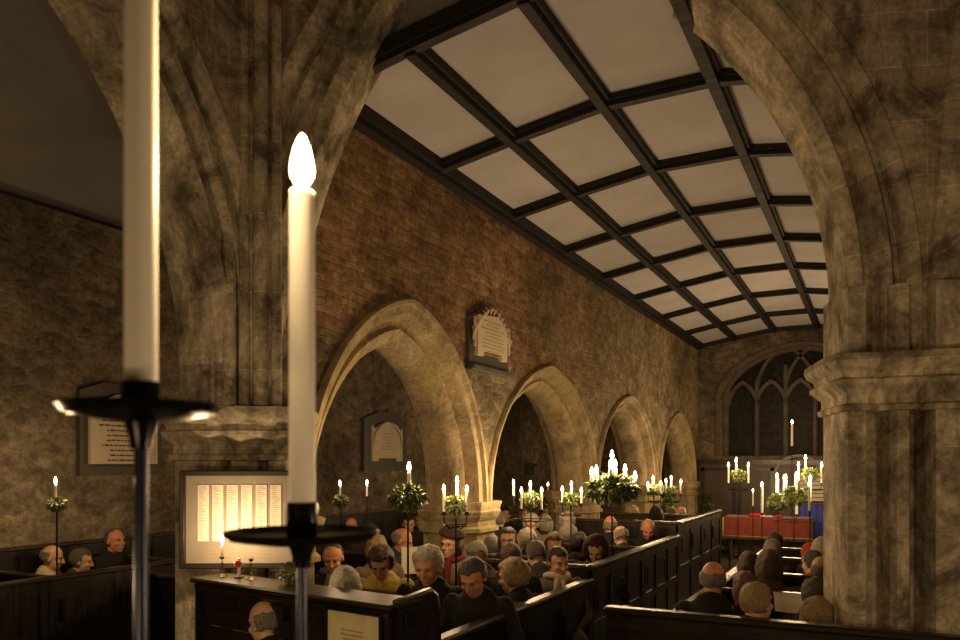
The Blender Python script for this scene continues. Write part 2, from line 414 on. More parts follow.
# arcade piers: octagonal shaft, base, moulded capital
def octa(c, rx, ry, z, ch=.42):
    x, y = c; k = ch
    return [(x-rx, y-ry+ry*k, z), (x-rx+rx*k, y-ry, z), (x+rx-rx*k, y-ry, z), (x+rx, y-ry+ry*k, z), (x+rx, y+ry-ry*k, z), (x+rx-rx*k, y+ry, z), (x-rx+rx*k, y+ry, z), (x-rx, y+ry-ry*k, z)]
PIERS = []
for a, b in zip(ARC, ARC[1:]): PIERS.append(((a.uR+b.uL)/2, (b.uL-a.uR)/2))
PIERS.append((17.85, .42)); PIERS.append((4.22, .34))
for i, (yc, hy) in enumerate(PIERS):
    c = (XN-TW/2, yc); rx = TW/2+.02; ry = max(hy-.03, .2); mb = MB()
    rings = [octa(c, rx+o, ry+o, z) for z, o in ((0, .12), (.35, .12), (.40, .06), (.46, .05), (.5, 0), (1.44, -.01), (1.45, .03), (1.49, .03), (1.51, 0), (1.56, .0), (1.60, .03), (1.66, .05), (1.68, .04), (1.75, .06), (1.76, .06))]
    mb.stack(rings); struct(mb.build('trim_%d' % (10+i), M['arch_stone'], smooth=30))
# north aisle outer wall, floor, ceilings
def slab(name, lo, hi, mat): return struct(MB().box(lo, hi).build(name, mat))
slab('floor', (-7.8, -3.2, -.2), (3.2, 18.6, 0), M['floor'])
slab('wall_aisle', (-7.6, -3, 0), (-7.2, 18.4, 4.66), M['rubble_aisle'])
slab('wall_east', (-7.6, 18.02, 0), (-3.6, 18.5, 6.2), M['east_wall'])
slab('wall_south', (.68, 5.6, 0), (1.1, 18.4, 6.2), M['nave_wall'])
slab('wall_west', (-7.6, -3.2, 0), (3.2, -2.8, 6.4), M['plain_wall'])
slab('wall_southwest', (2.8, -3, 0), (3.2, 5.6, 6.4), M['plain_wall'])
mb = MB()
for p in ([(-7.6, 4.64), (-4.2, 6.02), (-4.2, 6.12), (-7.6, 4.74)],): mb.prism(p, -3, 18.3)
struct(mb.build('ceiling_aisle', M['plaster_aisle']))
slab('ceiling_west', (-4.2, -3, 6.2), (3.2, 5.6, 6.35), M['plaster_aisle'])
# nave ceiling: plaster canted panels between oak ribs
CX = [-3.62, -2.795, -1.963, -1.091, -.22, .68]; CZ = [4.872, 5.020, 5.145, 5.150, 5.02, 4.87]
TY = [4.42, 6.078, 7.62, 9.18, 10.731, 12.338, 14.184, 16.124, 18.0]
mb = MB()
for i in range(5): mb.prism([(CX[i], CZ[i]), (CX[i+1], CZ[i+1]), (CX[i+1], CZ[i+1]+.08), (CX[i], CZ[i]+.08)], TY[0], TY[-1]+.1)
struct(mb.build('ceiling', M['plaster']))
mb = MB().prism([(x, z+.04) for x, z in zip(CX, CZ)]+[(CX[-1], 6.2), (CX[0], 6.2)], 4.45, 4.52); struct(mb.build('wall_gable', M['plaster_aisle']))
def rib_x(y, wd, dp, name):
    mb = MB()
    for i in range(5):
        up = .05 if y < 5 else .02; mb.prism([(CX[i], CZ[i]+up), (CX[i+1], CZ[i+1]+up), (CX[i+1], CZ[i+1]-dp*.55), (CX[i], CZ[i]-dp*.55)], y-wd/2, y+wd/2)
        mb.prism([(CX[i], CZ[i]), (CX[i+1], CZ[i+1]), (CX[i+1], CZ[i+1]-dp), (CX[i], CZ[i]-dp)], y-wd*.3, y+wd*.3)
    struct(mb.build(name, M['beam']))
for j, y in enumerate(TY): rib_x(y, .13 if j == 0 else .13, .09 if j == 0 else .09, 'trim_%d' % (20+j))
for i, (x, z) in enumerate(zip(CX, CZ)):
    mb = MB(); wd = .2 if i in (0, 5) else .13; x = x+.06 if i == 0 else x
    mb.box((x-wd/2, TY[0], z-.06), (x+wd/2, TY[-1], z+.03)); mb.box((x-wd*.3, TY[0], z-.11), (x+wd*.3, TY[-1], z))
    struct(mb.build('trim_%d' % (30+i), M['beam']))

# ------------------------------------------------------------------ the two near piers and their arches
# longitudinal arch running west from the left pier
BIG = [(0, -.14), (.02, -.11), (.075, -.075), (.09, -.10), (.105, -.15), (.135, -.16), (.16, -.13), (.17, -.07), (.19, -.035), (.225, -.03), (.245, -.06), (.26, -.09), (.285, -.085), (.30, -.03), (.33, .0), (.37, .012), (.385, 0.0), (.385, -.05)]
FW = frame((-3.6, 0, 0), (0, 1, 0), (1, 0, 0))
AW = Arch(.2, 2.7, 2.7, 3.62, 2.7, 2.7, zb=2.50)
wall_arches('wall_northwest', FW, [AW], .37, -3, 4.02, 2.50, 6.2, .62, M['ashlar_x'])
sweep('trim_40', FW, AW, sym_profile(BIG, .62), M['pier_stone'], n=28, jamb=True)
slab('wall_northwest_pier', (-4.22, -3, 0), (-3.6, .2, 2.52), M['nave_wall'])
# skew arch thrown from the left pier to the right pier, closing the nave on the west
A0, B0 = Vector((-3.6, 3.85, 0)), Vector((0, 5.1, 0)); DU = (B0-A0).normalized(); DN = Vector((DU.y, -DU.x, 0))
FS = frame(A0, DU, DN)
AS = Arch(.06, 2.7, 4.2, 3.70, 3.15, 2.5, zb=2.50)
wall_arches('wall_crossing', FS, [AS], .37, -.12, 6.6, 2.50, 6.2, .62, M['ashlar_y'], n=28)
sweep('trim_41', FS, AS, sym_profile(BIG, .62), M['pier_stone'], n=32)
for i, (x, y, rr_) in enumerate(((-3.79, 3.645, .034), (-3.70, 3.68, .05), (-3.605, 3.715, .034), (-3.52, 3.775, .052), (-3.435, 3.83, .034), (-3.62, 3.86, .13))):
    mb = MB(); mb.stack([[(x+rr_*math.cos(2*PI*k/14), y+rr_*math.sin(2*PI*k/14), z) for k in range(14)] for z in (2.5, 3.2, 4.2, 5.2, 6.2)])
    struct(mb.build('trim_%d' % (60+i), M['pier_stone'], smooth=40))
# left pier plan (seen blocks with narrow hollows between)
def poly_off(P, o):
    n = len(P); out = []
    for i in range(n):
        a, b, c = Vector(P[i-1]), Vector(P[i]), Vector(P[(i+1) % n])
        d1, d2 = (b-a).normalized(), (c-b).normalized(); n1, n2 = Vector((d1.y, -d1.x)), Vector((d2.y, -d2.x)); m = n1+n2
        m = m/max(m.length_squared, .5)*2*.5*2 if m.length > .3 else n1
        m = m if m.length < 1.5 else m.normalized()*1.5
        out.append((b.x+m.x*o, b.y+m.y*o))
    return out
def pier(name, P, z0, z1, mat):
    mb = MB(); zs = [z0+(z1-z0)*k/6 for k in range(7)]
    mb.stack([[(x, y, z) for x, y in P] for z in zs]); return struct(mb.build(name, mat))
def capital(name, P, prof, mat):
    mb = MB(); mb.stack([[(x, y, z) for x, y in poly_off(P, o)] for z, o in prof]); return struct(mb.build(name, mat, smooth=25))
PL = [(-4.12, 3.62), (-3.80, 3.62), (-3.755, 3.66), (-3.76, 3.80), (-3.71, 3.81), (-3.70, 3.70), (-3.58, 3.73), (-3.545, 3.77), (-3.56, 3.90), (-3.50, 3.91), (-3.485, 3.81), (-3.38, 3.85), (-3.37, 3.93), (-3.62, 4.36), (-3.75, 4.5), (-4.12, 4.6)]
PLc = [(-4.12, 3.62), (-3.80, 3.62), (-3.74, 3.69), (-3.60, 3.69), (-3.53, 3.77), (-3.42, 3.80), (-3.37, 3.95), (-3.62, 4.34), (-3.75, 4.5), (-4.12, 4.6)]
pier('trim_42', PL, 0, 2.2, M['pier_stone'])
CAPP = [(0, 0), (.005, .028), (.035, .036), (.05, .012), (.10, .012), (.13, .045), (.16, .075), (.185, .08), (.20, .05), (.23, .055), (.26, .095), (.30, .11), (.335, .105), (.34, .01)]
capital('trim_43', PLc, [(2.17+z*1.03, o*.8) for z, o in CAPP], M['pier_stone'])
# right pier in (u, t) of the skew arch
def ut(l): return [tuple((A0+DU*(u+.1)+DN*t).to_2d()) for u, t in l]
PRl = [(3.60, -.60), (3.56, -.10), (3.565, 0), (3.66, .02), (3.675, -.06), (3.72, -.16), (3.775, -.15), (3.80, .0), (3.82, .05), (3.88, .065), (3.91, .0), (3.925, -.14), (3.985, -.14), (4.01, .10), (4.20, .12), (4.22, .06), (4.27, .06), (4.29, .19), (5.4, .20), (5.4, -.62)]
PR = ut(PRl)[::-1]
PRc = ut([(3.60, -.60), (3.56, -.10), (3.565, .0), (3.67, .01), (3.72, -.035), (3.78, -.02), (3.83, .055), (3.91, .06), (3.95, .01), (3.98, .03), (4.02, .10), (4.20, .115), (4.25, .10), (4.29, .19), (5.4, .20), (5.4, -.62)])[::-1]
def ccw(P):
    return P if sum(P[i-1][0]*P[i][1]-P[i][0]*P[i-1][1] for i in range(len(P))) > 0 else P[::-1]
PR, PRc = ccw(PR), ccw(PRc)
pier('trim_44', PR, 0, 2.50, M['pier_stone'])
capital('trim_45', PRc, [(2.46+z*1.0, o*.95) for z, o in CAPP], M['pier_stone'])
pier('trim_46', PR, 2.79, 3.2, M['pier_stone'])
# raking buttress-like mouldings that die into the right pier above the capital
mb = MB()
mb.stack([[tuple(A0+DU*(u+.1)+DN*t+Vector((0, 0, z))) for u, t in ((3.95+k*.0, -.3), (4.02+k, .04+q), (4.19+k, .08+q), (4.25+k, -.3))] for z, k, q in ((2.79, 0, 0), (3.4, .0, 0), (4.2, .06, .0), (5.2, .18, 0), (6.2, .38, 0))])
mb.stack([[tuple(A0+DU*(u+.1)+DN*t+Vector((0, 0, z))) for u, t in ((4.28, -.3), (4.29, .19), (5.4, .2), (5.4, -.3))] for z in (2.79, 4, 5, 6.2)])
struct(mb.build('trim_47', M['pier_stone']))
# ================================================================== EAST END
FE = frame((0, 18.02, 0), (1, 0, 0), (0, -1, 0))
_hw = 1.52; EW = Arch(-1.44-_hw, 3.6, 1.15*_hw, -1.44+_hw, 3.6, 1.15*_hw, (4.66-3.6)/(_hw*math.sqrt(1.15**2-.15**2)), 2.32)
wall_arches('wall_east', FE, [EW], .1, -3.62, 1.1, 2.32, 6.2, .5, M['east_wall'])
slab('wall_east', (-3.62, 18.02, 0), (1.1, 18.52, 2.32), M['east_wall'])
sweep('trim_50', FE, EW, [(0, -.45), (0, -.2), (.08, -.14), (.10, -.04), (.14, .0), (.24, .02), (.27, .0), (.27, -.05)], M['tracery'])
w1 = struct(MB().build('window_1', M['dark_glass'])) if False else None
mb = MB(); ap = EW.pts(.02, 14)
mb.prism(ap, 18.36, 18.40); win = struct(mb.build('window_1', M['dark_glass']))
mb = MB(); lw = 2*_hw/5
for k in range(1, 5):
    x = -1.44-_hw+lw*k; zt = 4.35 if k in (2, 3) else 4.05
    mb.box((x-.045, 18.28, 2.32), (x+.045, 18.38, zt)); mb.prism([(x-.02, 2.32), (x+.02, 2.32), (x+.02, zt), (x-.02, zt)], 18.22, 18.30)
for k in range(5):
    xa = -1.44-_hw+lw*k; a = Arch(xa, 3.45, lw*1.05, xa+lw, 3.45, lw*1.05); A1 = a.pts(-.03, 8, False); A2 = a.pts(.05, 8, False)
    for p, q, r_, t in zip(A1, A1[1:], A2[1:], A2): mb.prism([p, q, r_, t], 18.26, 18.37)
for k in (1, 2):
    xa = -1.44-_hw+lw*(k if k == 1 else 2); a = Arch(xa, 3.75, lw*1.9, xa+2*lw, 3.75, lw*1.9); A1 = a.pts(-.03, 8, False); A2 = a.pts(.04, 8, False)
    for p, q, r_, t in zip(A1, A1[1:], A2[1:], A2): mb.prism([p, q, r_, t], 18.26, 18.37)
mb.box((-1.44-_hw, 18.2, 2.26), (-1.44+_hw, 18.4, 2.34))
mb.build('window_frame', M['tracery'], win)
# window leading and coloured flecks sit in the pane material; reredos panelling under it
rr = thing('wall_panelling', 'dark oak panelling with raised frames below the east window', 'panelling', (-1.45, 17.95, 0))
L = lambda x: x+1.45
mb = MB(); mb.box((L(-3.55), -.03, 0), (L(.6), .05, 2.18)); mb.build('panel_board', M['panel_oak'], rr)
mb = MB()
for x0, x1 in ((-3.5, -2.75), (-2.7, -1.95), (-.95, -.25), (-.2, .5)):
    for a, b in (((x0, .4), (x1, .47)), ((x0, 2.0), (x1, 2.07)), ((x0, .4), (x0+.07, 2.07)), ((x1-.07, .4), (x1, 2.07))): mb.box((L(a[0]), -.07, a[1]), (L(b[0]), -.03, b[1]))
mb.box((L(-3.58), -.11, 2.14), (L(.62), .04, 2.24)); mb.box((L(-3.55), -.06, .0), (L(.6), -.02, .25))
mb.build('panel_moulding', M['oak_x'], rr)
mb = MB(); a = Arch(L(-1.9), 1.85, .45, L(-1.0), 1.85, .45, zb=.9); A1 = a.pts(0, 12); A2 = a.pts(.06, 12)
for p, q, r_, t in zip(A1, A1[1:], A2[1:], A2): mb.prism([p, q, r_, t], -.09, -.03)
mb.build('arched_moulding', M['oak_x'], rr)
for x0, x1 in ((-3.4, -2.85), (-2.6, -2.05), (-.85, -.35), (-.1, .4)):
    mb = MB()
    for z in [.55+.09*k for k in range(16)]: mb.box((L(x0), -.045, z), (L(x1), -.03, z+.06))
    mb.build('slatted_infill', M['panel_oak'], rr)
slab('floor', (-3.6, 15.7, 0), (.68, 18.0, .15), M['floor'])
# altar
pl_, pr_ = onY(724, 517, 16.6), onY(811, 517, 16.6); ZA = pl_.z; xa, xb = pl_.x, pr_.x
al = thing('altar_table', 'altar table covered by a rust red velvet frontal edged in gold', 'altar', ((xa+xb)/2, 16.9, .15)); W2 = (xb-xa)/2; H = ZA-.15
mb = MB(); mb.box((-W2+.02, -.3, H-.05), (W2-.02, .4, H-.01), bev=.008); mb.build('table_top', M['panel_oak'], al)
for sx in (-1, 1):
    for sy in (-.22, .32): MB().lathe([(.045, 0), (.05, .08), (.03, .12), (.045, .35), (.03, .55), (.045, H-.15), (.045, H-.05)], (sx*(W2-.12), sy, 0), 12).build('leg', M['panel_oak'], al, smooth=True)
MB().box((-W2+.1, .1, .05), (W2-.1, .13, H-.06)).build('back_board', M['panel_oak'], al)
def drape(x0, x1, y0, y1, z, drop):
    mb = MB(); n = 40; top = []; 
    per = []
    for k in range(n+1): per.append((x0+(x1-x0)*k/n, y0))
    def hem(k): return .018*math.sin(k*.9)+.012*math.sin(k*2.3)
    for k in range(n):
        (xa_, ya_), (xb_, yb_) = per[k], per[k+1]
        mb.face([(xa_, y0, z), (xb_, y0, z), (xb_, y1, z), (xa_, y1, z)])
        for j in range(6):
            za, zb = z-drop*j/6, z-drop*(j+1)/6; fa, fb = (j/6), (j+1)/6
            mb.face([(xa_*(1+.03*fa), y0-hem(k)*fa, za), (xa_*(1+.03*fb), y0-hem(k)*fb, zb), (xb_*(1+.03*fb), y0-hem(k+1)*fb, zb), (xb_*(1+.03*fa), y0-hem(k+1)*fa, za)])
    for xs, q in ((x0, 1), (x1, -1)):
        for j in range(6):
            za, zb = z-drop*j/6, z-drop*(j+1)/6; fa, fb = (j/6), (j+1)/6
            mb.face([(xs*(1+.03*fa), y0-hem(0 if q == 1 else n)*fa, za), (xs, y1, za), (xs, y1, zb), (xs*(1+.03*fb), y0-hem(0 if q == 1 else n)*fb, zb)])
    return mb
cl = drape(-W2, W2, -.32, .42, H+.012, .42).build('altar_frontal', M['red_cloth'], al, smooth=60)
mb = MB(); mb.box((-W2*1.03, -.345, H-.42), (W2*1.03, -.335, H-.375)); mb.box((-W2*1.03-.004, -.345, H-.42), (-W2*1.015+.02, -.338, H)); mb.build('gold_edging', M['gold_trim'], al)
p = onY(757, 516, 16.75)
cu = tag(MB().box((-.16, -.1, 0), (.16, .1, .075), bev=.03).build('cushion', M['red'], None, smooth=True, loc=(p.x, 16.8, ZA+.014)), 'bright red cushion lying at the left end of the altar', 'cushion')
p = onY(767, 517, 16.7)
bk = thing('open_book', 'open white book lying flat on the altar beside the red cushion', 'book', (p.x, 16.68, ZA+.014))
MB().box((-.13, -.09, 0), (.13, .09, .012), bev=.004).build('book_cover', M['slate'], bk)
mb = MB()
for q in (-1, 1): mb.prism([(0, .013), (q*.12, .013), (q*.12, .03), (q*.06, .045), (q*.005, .03)], -.08, .08)
mb.build('pages', M['paper'], bk)
p = onY(779, 516, 16.75)
cu2 = tag(MB().lathe([(.06, 0), (.075, .02), (.06, .05), (.02, .065)], (0, 0, 0), 14).build('poppy_wreath', M['red'], None, smooth=True, loc=(p.x, 16.7, ZA+.014)), 'small round red poppy wreath lying near the middle of the altar', 'wreath')
# sheet for the blue-lit area right of the altar, blue light in its colour
bc = thing('blue_lit_panel', 'deep blue curtain beside the altar at the right pier, blue light put in its colour', 'lit_panel', (-1.12, 17.55, .15))
mb = MB(); N_ = 24
for k in range(N_):
    f = lambda q: (-.28+.56*q/N_, .025*math.sin(q*1.3))
    (xa_, ya_), (xb_, yb_) = f(k), f(k+1); mb.face([(xa_, ya_, 0), (xb_, yb_, 0), (xb_, yb_, 1.15), (xa_, ya_, 1.15)]); mb.face([(xa_, ya_+.01, 0), (xa_, ya_+.01, 1.15), (xb_, yb_+.01, 1.15), (xb_, yb_+.01, 0)])
mb.build('blue_lit_sheet', M['blue_lit'], bc, smooth=60)
MB().tube([(-.3, 0, 1.17), (.3, 0, 1.17)], .012).build('rail', M['brass'], bc)
lb = thing('slatted_screen', 'pale painted slatted board standing above the blue curtain', 'screen', (-1.12, 17.63, .15))
mb = MB()
for k in range(7): mb.box((-.3, 0, 1.22+.085*k), (.3, .02, 1.29+.085*k))
mb.build('slats', M['paper'], lb)
mb = MB(); mb.box((-.33, -.005, 0), (-.30, .03, 1.84)); mb.box((.30, -.005, 0), (.33, .03, 1.84)); mb.build('stile', M['oak'], lb)

# ================================================================== MEMORIALS AND BOARDS
def text_rows(mb, x0, x1, ztop, rows, dz, y, hgt, seed, centre=True, th=.0015):
    rn = random.Random(seed)
    for r_ in range(rows):
        z = ztop-dz*r_; wdt = (x1-x0)*rn.uniform(.45, 1.0); x = (x0+x1)/2-wdt/2 if centre else x0; end = x+wdt
        while x < end-.01:
            lw_ = min(rn.uniform(.02, .07), end-x); mb.box((x, y-th, z), (x+lw_, y, z+hgt*rn.uniform(.8, 1.1))); x += lw_+hgt*.7
    return mb
# wall tablet in the north aisle (left)
def MX(x, y, z): return Matrix.Translation((x, y, z)) @ Matrix.Rotation(PI/2, 4, 'Z')   # local -y faces +X, local x -> +Y
def local(root, o): o.parent = root
pa, pb = onX(76, 380, -7.2), onX(158, 478, -7.2); hw, zt, zb = (pb.y-pa.y)/2, pa.z, 2.03
t = thing('memorial_tablet', 'white inscribed memorial tablet in grey frame on the left aisle wall above the pew', 'memorial', (-7.2, (pa.y+pb.y)/2, zb), PI/2)
h_ = zt-zb
mb = MB(); mb.prism([(-hw, 0), (hw, 0), (hw, h_-.1), (hw*.45, h_), (-hw*.45, h_), (-hw, h_-.1)], -.06, 0.0); mb.build('stone_frame', M['slate_mid'], t)
hx = hw-.09
mb = MB(); mb.prism([(-hx, .12), (hx, .12), (hx, h_-.22), (hx*.97, h_-.2), (hx*.5, h_-.17), (hx*.25, h_-.12), (-hx*.25, h_-.12), (-hx*.5, h_-.17), (-hx*.97, h_-.2), (-hx, h_-.22)], -.10, -.06); mb.build('marble_panel', M['marble'], t)
mb = MB(); text_rows(mb, -hx+.08, hx-.08, h_-.30, 12, .052, -.10, .016, 3); mb.build('inscription', M['letter'], t)
mb = MB(); mb.box((-hx-.02, -.12, h_-.235), (hx+.02, -.06, h_-.215)); mb.build('moulding', M['marble'], t)
# tablet on the arcade between first and second arch
pa, pb = onX(466, 330, XN), onX(505, 372, XN); hw = (pb.y-pa.y)/2; zb = onX(485, 371, XN).z; zt = onX(485, 304, XN).z; h_ = zt-zb
t = thing('memorial_tablet', 'pale marble tablet with draped canopy on the nave wall between two arches', 'memorial', (XN, (pa.y+pb.y)/2, zb), PI/2)
MB().prism([(-hw, 0), (hw, 0), (hw, h_*.72), (hw*.25, h_*.95), (-hw*.25, h_*.95), (-hw, h_*.72)], -.04, 0).build('slate_back', M['slate'], t)
hx = hw*.76
MB().prism([(-hx, .13), (-hx*.6, .13), (-hx*.6, .19), (hx*.6, .19), (hx*.6, .13), (hx, .13), (hx, h_*.66), (hx*.35, h_*.83), (-hx*.3, h_*.80), (-hx, h_*.76)], -.08, -.04).build('marble_panel', M['marble'], t)
mb = MB(); text_rows(mb, -hx*.8, hx*.8, h_*.70, 10, .038, -.08, .012, 5); mb.build('inscription', M['letter_soft'], t)
for q in (-1, 1):
    mb = MB()
    for k in range(7):
        f = k/6; x = q*(.03+(hx+.04)*f**.8); z = h_*.95-.26*f**1.3
        mb.tube([(x, -.05, z+.0), (x+q*.012, -.085, z-.03), (x+q*.006, -.06, z-.09-.04*f)], [.008, .019, .007], 7)
    mb.build('carved_drapery', M['marble'], t, smooth=60)
    MB().tube([(q*(hx+.05), -.07, h_*.3), (q*(hx+.05), -.07, h_*.72)], .016).build('side_pole', M['marble'], t, smooth=60)
MB().box((-hw*1.02, -.09, -.03), (hw*1.02, 0, .03), bev=.01).build('shelf_moulding', M['slate_mid'], t)
# tablet on the aisle wall seen through the first arch
pa, pb = onX(361, 440, -7.2), onX(403, 440, -7.2); hw = (pb.y-pa.y)/2; zb = onX(382, 471, -7.2).z; zt = onX(382, 412, -7.2).z; h_ = zt-zb
t = thing('memorial_tablet', 'small cream tablet with scrolled top in dark surround, seen through first arch', 'memorial', (-7.2, (pa.y+pb.y)/2, zb), PI/2)
MB().prism([(-hw, 0), (hw, 0), (hw, h_*.86), (hw*.3, h_), (-hw*.3, h_), (-hw, h_*.86)], -.06, 0).build('slate_back', M['slate'], t)
hx = hw*.72
MB().prism([(-hx, .16), (-hx*.6, .16), (-hx*.6, .21), (hx*.6, .21), (hx*.6, .16), (hx, .16), (hx, h_*.74), (hx*.85, h_*.70), (hx*.5, h_*.78), (hx*.1, h_*.83), (-hx*.1, h_*.83), (-hx*.5, h_*.78), (-hx*.85, h_*.70), (-hx, h_*.76)], -.10, -.06).build('marble_panel', M['marble'], t)
mb = MB()
for q in (-1, 1):
    mb.tube([(q*hx*.95, -.10, h_*.4), (q*hx*.85, -.115, h_*.62), (q*hx*.5, -.115, h_*.76), (q*hx*.1, -.11, h_*.82)], [.012, .03, .028, .012], 8)
mb.build('carved_leaves', M['marble'], t, smooth=60)
mb = MB(); text_rows(mb, -hx*.6, hx*.6, h_*.62, 6, .05, -.10, .012, 9); mb.build('inscription', M['letter_soft'], t)
# small dark stone shelf deeper in the aisle
p = onX(528, 466, -7.2); MBs = MB().box((-.25, -.14, 0), (.25, 0, .06), bev=.01); MBs.box((-.2, -.08, -.2), (.2, 0, 0))
tag(MBs.build('stone_bracket', M['slate'], None, loc=(-7.2, p.y, p.z)), 'dark stone bracket on the aisle wall seen through the second arch', 'bracket').rotation_euler = (0, 0, PI/2)

# roll-of-names board on the left pier, turned square to the west
def campt(px, py, d):
    r_ = ray(px, py); return r_*d+Vector((0, 0, CAM_H))
bl, br_ = campt(180, 570, 4.78), campt(298, 570, 4.80)
ang = math.atan2(br_.y-bl.y, br_.x-bl.x); bw_ = (br_-bl).to_2d().length; bz = 1.50; bh = .61
t = thing('roll_of_names_board', 'framed pale board with six columns of names hung on the left pier', 'notice board', (bl.x, bl.y, bz), ang)
def frame_box(mb, w_, h__, f, y0, y1, bev=.006):
    mb.box((0, y0, 0), (f, y1, h__), bev=bev); mb.box((w_-f, y0, 0), (w_, y1, h__), bev=bev); mb.box((f, y0, 0), (w_-f, y1, f), bev=bev); mb.box((f, y0, h__-f), (w_-f, y1, h__), bev=bev); return mb
frame_box(MB(), bw_, bh, .033, -.02, .05).build('board_frame', M['oak_x'], t)
MB().box((.02, .01, .02), (bw_-.02, .04, bh-.02)).build('back_board', M['parch'], t)
for k in range(6):
    x = .095+k*(bw_-.19)/6.0+.012; mb = MB().box((x, .004, .17), (x+.068, .011, bh-.09)); c_ = mb.build('name_column', M['paper'], t)
    mb = MB(); text_rows(mb, x+.006, x+.06, bh-.105, 28, .0116, .004, .004, 20+k, False, .0008); mb.build('names', M['letter_soft'], c_)
mb = MB(); text_rows(mb, .12, bw_-.12, .12, 3, .025, .01, .008, 33); mb.build('lower_inscription', M['letter_soft'], t)

# ================================================================== PEWS
def panelled(mb_board, mb_trim, w_, z0, z1, n, horiz=False):
    """upright boarding w wide along local x with stiles, n panels; thickness along y about 0"""
    mb_board.box((0, -.014, z0), (w_, .014, z1))
    for k in range(n+1):
        x = min(max(w_*k/n, .04), w_-.04); mb_trim.box((x-.035, -.026, z0), (x+.035, .026, z1))
    for z in (z0+.05, z0+(z1-z0)*.62, z1-.05): mb_trim.box((0, -.024, z-.04), (w_, .024, z+.04))
def side_run(x, y0, y1, z, n, root, door=True):
    """pew side panel along Y at x (local to root at origin)"""
    w_ = y1-y0
    Mx = Matrix.Translation((x, y0, 0)) @ Matrix.Rotation(PI/2, 4, 'Z')
    a, b = MB(), MB(); panelled(a, b, w_, 0, z-.03, n)
    a.v = [tuple(Mx @ Vector(p)) for p in a.v]; b.v = [tuple(Mx @ Vector(p)) for p in b.v]
    a.build('side_panel', M['oak'], root); b.build('panel_frame', M['oak'], root)
    MB().box((x-.045, y0, z-.03), (x+.045, y1, z+.01), bev=.012).build('cap_rail', M['cap_rail'], root)
def cross_run(y, x0, x1, z, root, name='partition'):
    a = MB(); a.box((x0, y-.015, 0), (x1, y+.015, z-.03)); n = max(2, int((x1-x0)/.5))
    for k in range(n+1):
        xx = x0+(x1-x0)*k/n; a.box((xx-.03, y-.024, 0), (xx+.03, y+.024, z-.03))
    a.build(name, M['oak'], root)
    MB().box((x0, y-.035, z-.03), (x1, y+.035, z+.008), bev=.01).build('cap_rail', M['cap_rail'], root)
def bench(y, x0, x1, root, zf=.12, dirn=1):
    MB().box((x0, y-.18, zf+.40), (x1, y+.18, zf+.44), bev=.008).build('bench', M['oak_x'], root)
def hardware(x, ys, z, root):
    for y in ys: MB().box((x, y-.012, z-.09), (x+.012, y+.012, z+.09), bev=.003).build('hinge', M['iron'], root)
def box_pew(x0, x1, y0, y1, z, label, group, open_side='R', benches=True, zf=.12, nx=None, bk=True, front=True, side=True):
    r_ = thing('box_pew', label, 'pew', (x0, y0, 0), 0, group)
    W_, D_ = x1-x0, y1-y0
    if side: side_run(W_ if open_side == 'R' else 0, 0, D_, z, max(2, int(D_/.5)), r_); hardware((W_ if open_side == 'R' else 0)+.028, (.12, D_*.52), z-.28, r_)
    if front: cross_run(0.03, 0, W_-.03, z, r_)
    MB().box((.02, .04, 0), (W_-.04, D_-.02, zf)).build('platform', M['floor'], r_)
    if benches: bench(.26, .05, W_-.1, r_, zf)
    return r_
XP = -2.10
G = 'box pews along the left of the nave aisle'
RUN = [(3.42, 4.75, 1.20, 'nearest dark oak box pew behind the notice screen, low sides'), (4.75, 6.10, 1.20, 'dark oak box pew with the woman in grey coat and cream scarf at its side'), (6.10, 7.70, 1.30, 'dark oak box pew one step higher, halfway along the nave aisle'), (7.70, 9.28, 1.30, 'dark oak box pew holding the two bald men, before the tall pews'),
       (9.28, 10.7, 1.45, 'tall dark oak box pew, first of the high pews near the altar end'), (10.7, 12.1, 1.45, 'tall dark oak box pew nearest the altar on the left')]
for y0, y1, z, lb_ in RUN: box_pew(-3.5, XP, y0, y1, z, lb_, G)
# pews standing under and beyond the arcade
for y0, y1, lb_ in ((5.0, 6.7, 'dark oak aisle pew under the first arch beyond the nave pews'), (7.3, 8.9, 'dark oak aisle pew seen through the second arch'), (8.9, 10.5, 'dark oak aisle pew far back, under the second arch'), (10.5, 12.2, 'dark oak aisle pew deep in the north aisle')):
    box_pew(-6.0, -4.4, y0, y1, 1.12, lb_, 'north aisle pews', zf=.08)
r_ = box_pew(-7.12, -6.03, 2.0, 4.0, 1.22, 'black oak box pew in the left aisle, nearest the bottom left corner', 'left aisle pews', zf=.05)
r_ = box_pew(-7.12, -6.03, 4.0, 5.3, 1.22, 'black oak box pew in the left aisle below the tablet', 'left aisle pews', zf=.05)
r_ = box_pew(-7.12, -6.03, 5.3, 7.2, 1.22, 'black oak box pew in the left aisle just left of the pier', 'left aisle pews', zf=.05)
wn = thing('wainscot', 'dark oak wainscot boarding along the aisle wall behind the pews', 'wainscot', (-7.2, 2.0, 0), PI/2)
a, b = MB(), MB(); panelled(a, b, 12.0, 0, 1.34, 24); a.v = [(p[0], p[1]-.03, p[2]) for p in a.v]; b.v = [(p[0], p[1]-.03, p[2]) for p in b.v]
a.build('boarding', M['oak'], wn); b.build('stiles', M['oak'], wn); MB().box((0, -.08, 1.34), (12, 0, 1.375), bev=.008).build('cap_rail', M['cap_rail'], wn)
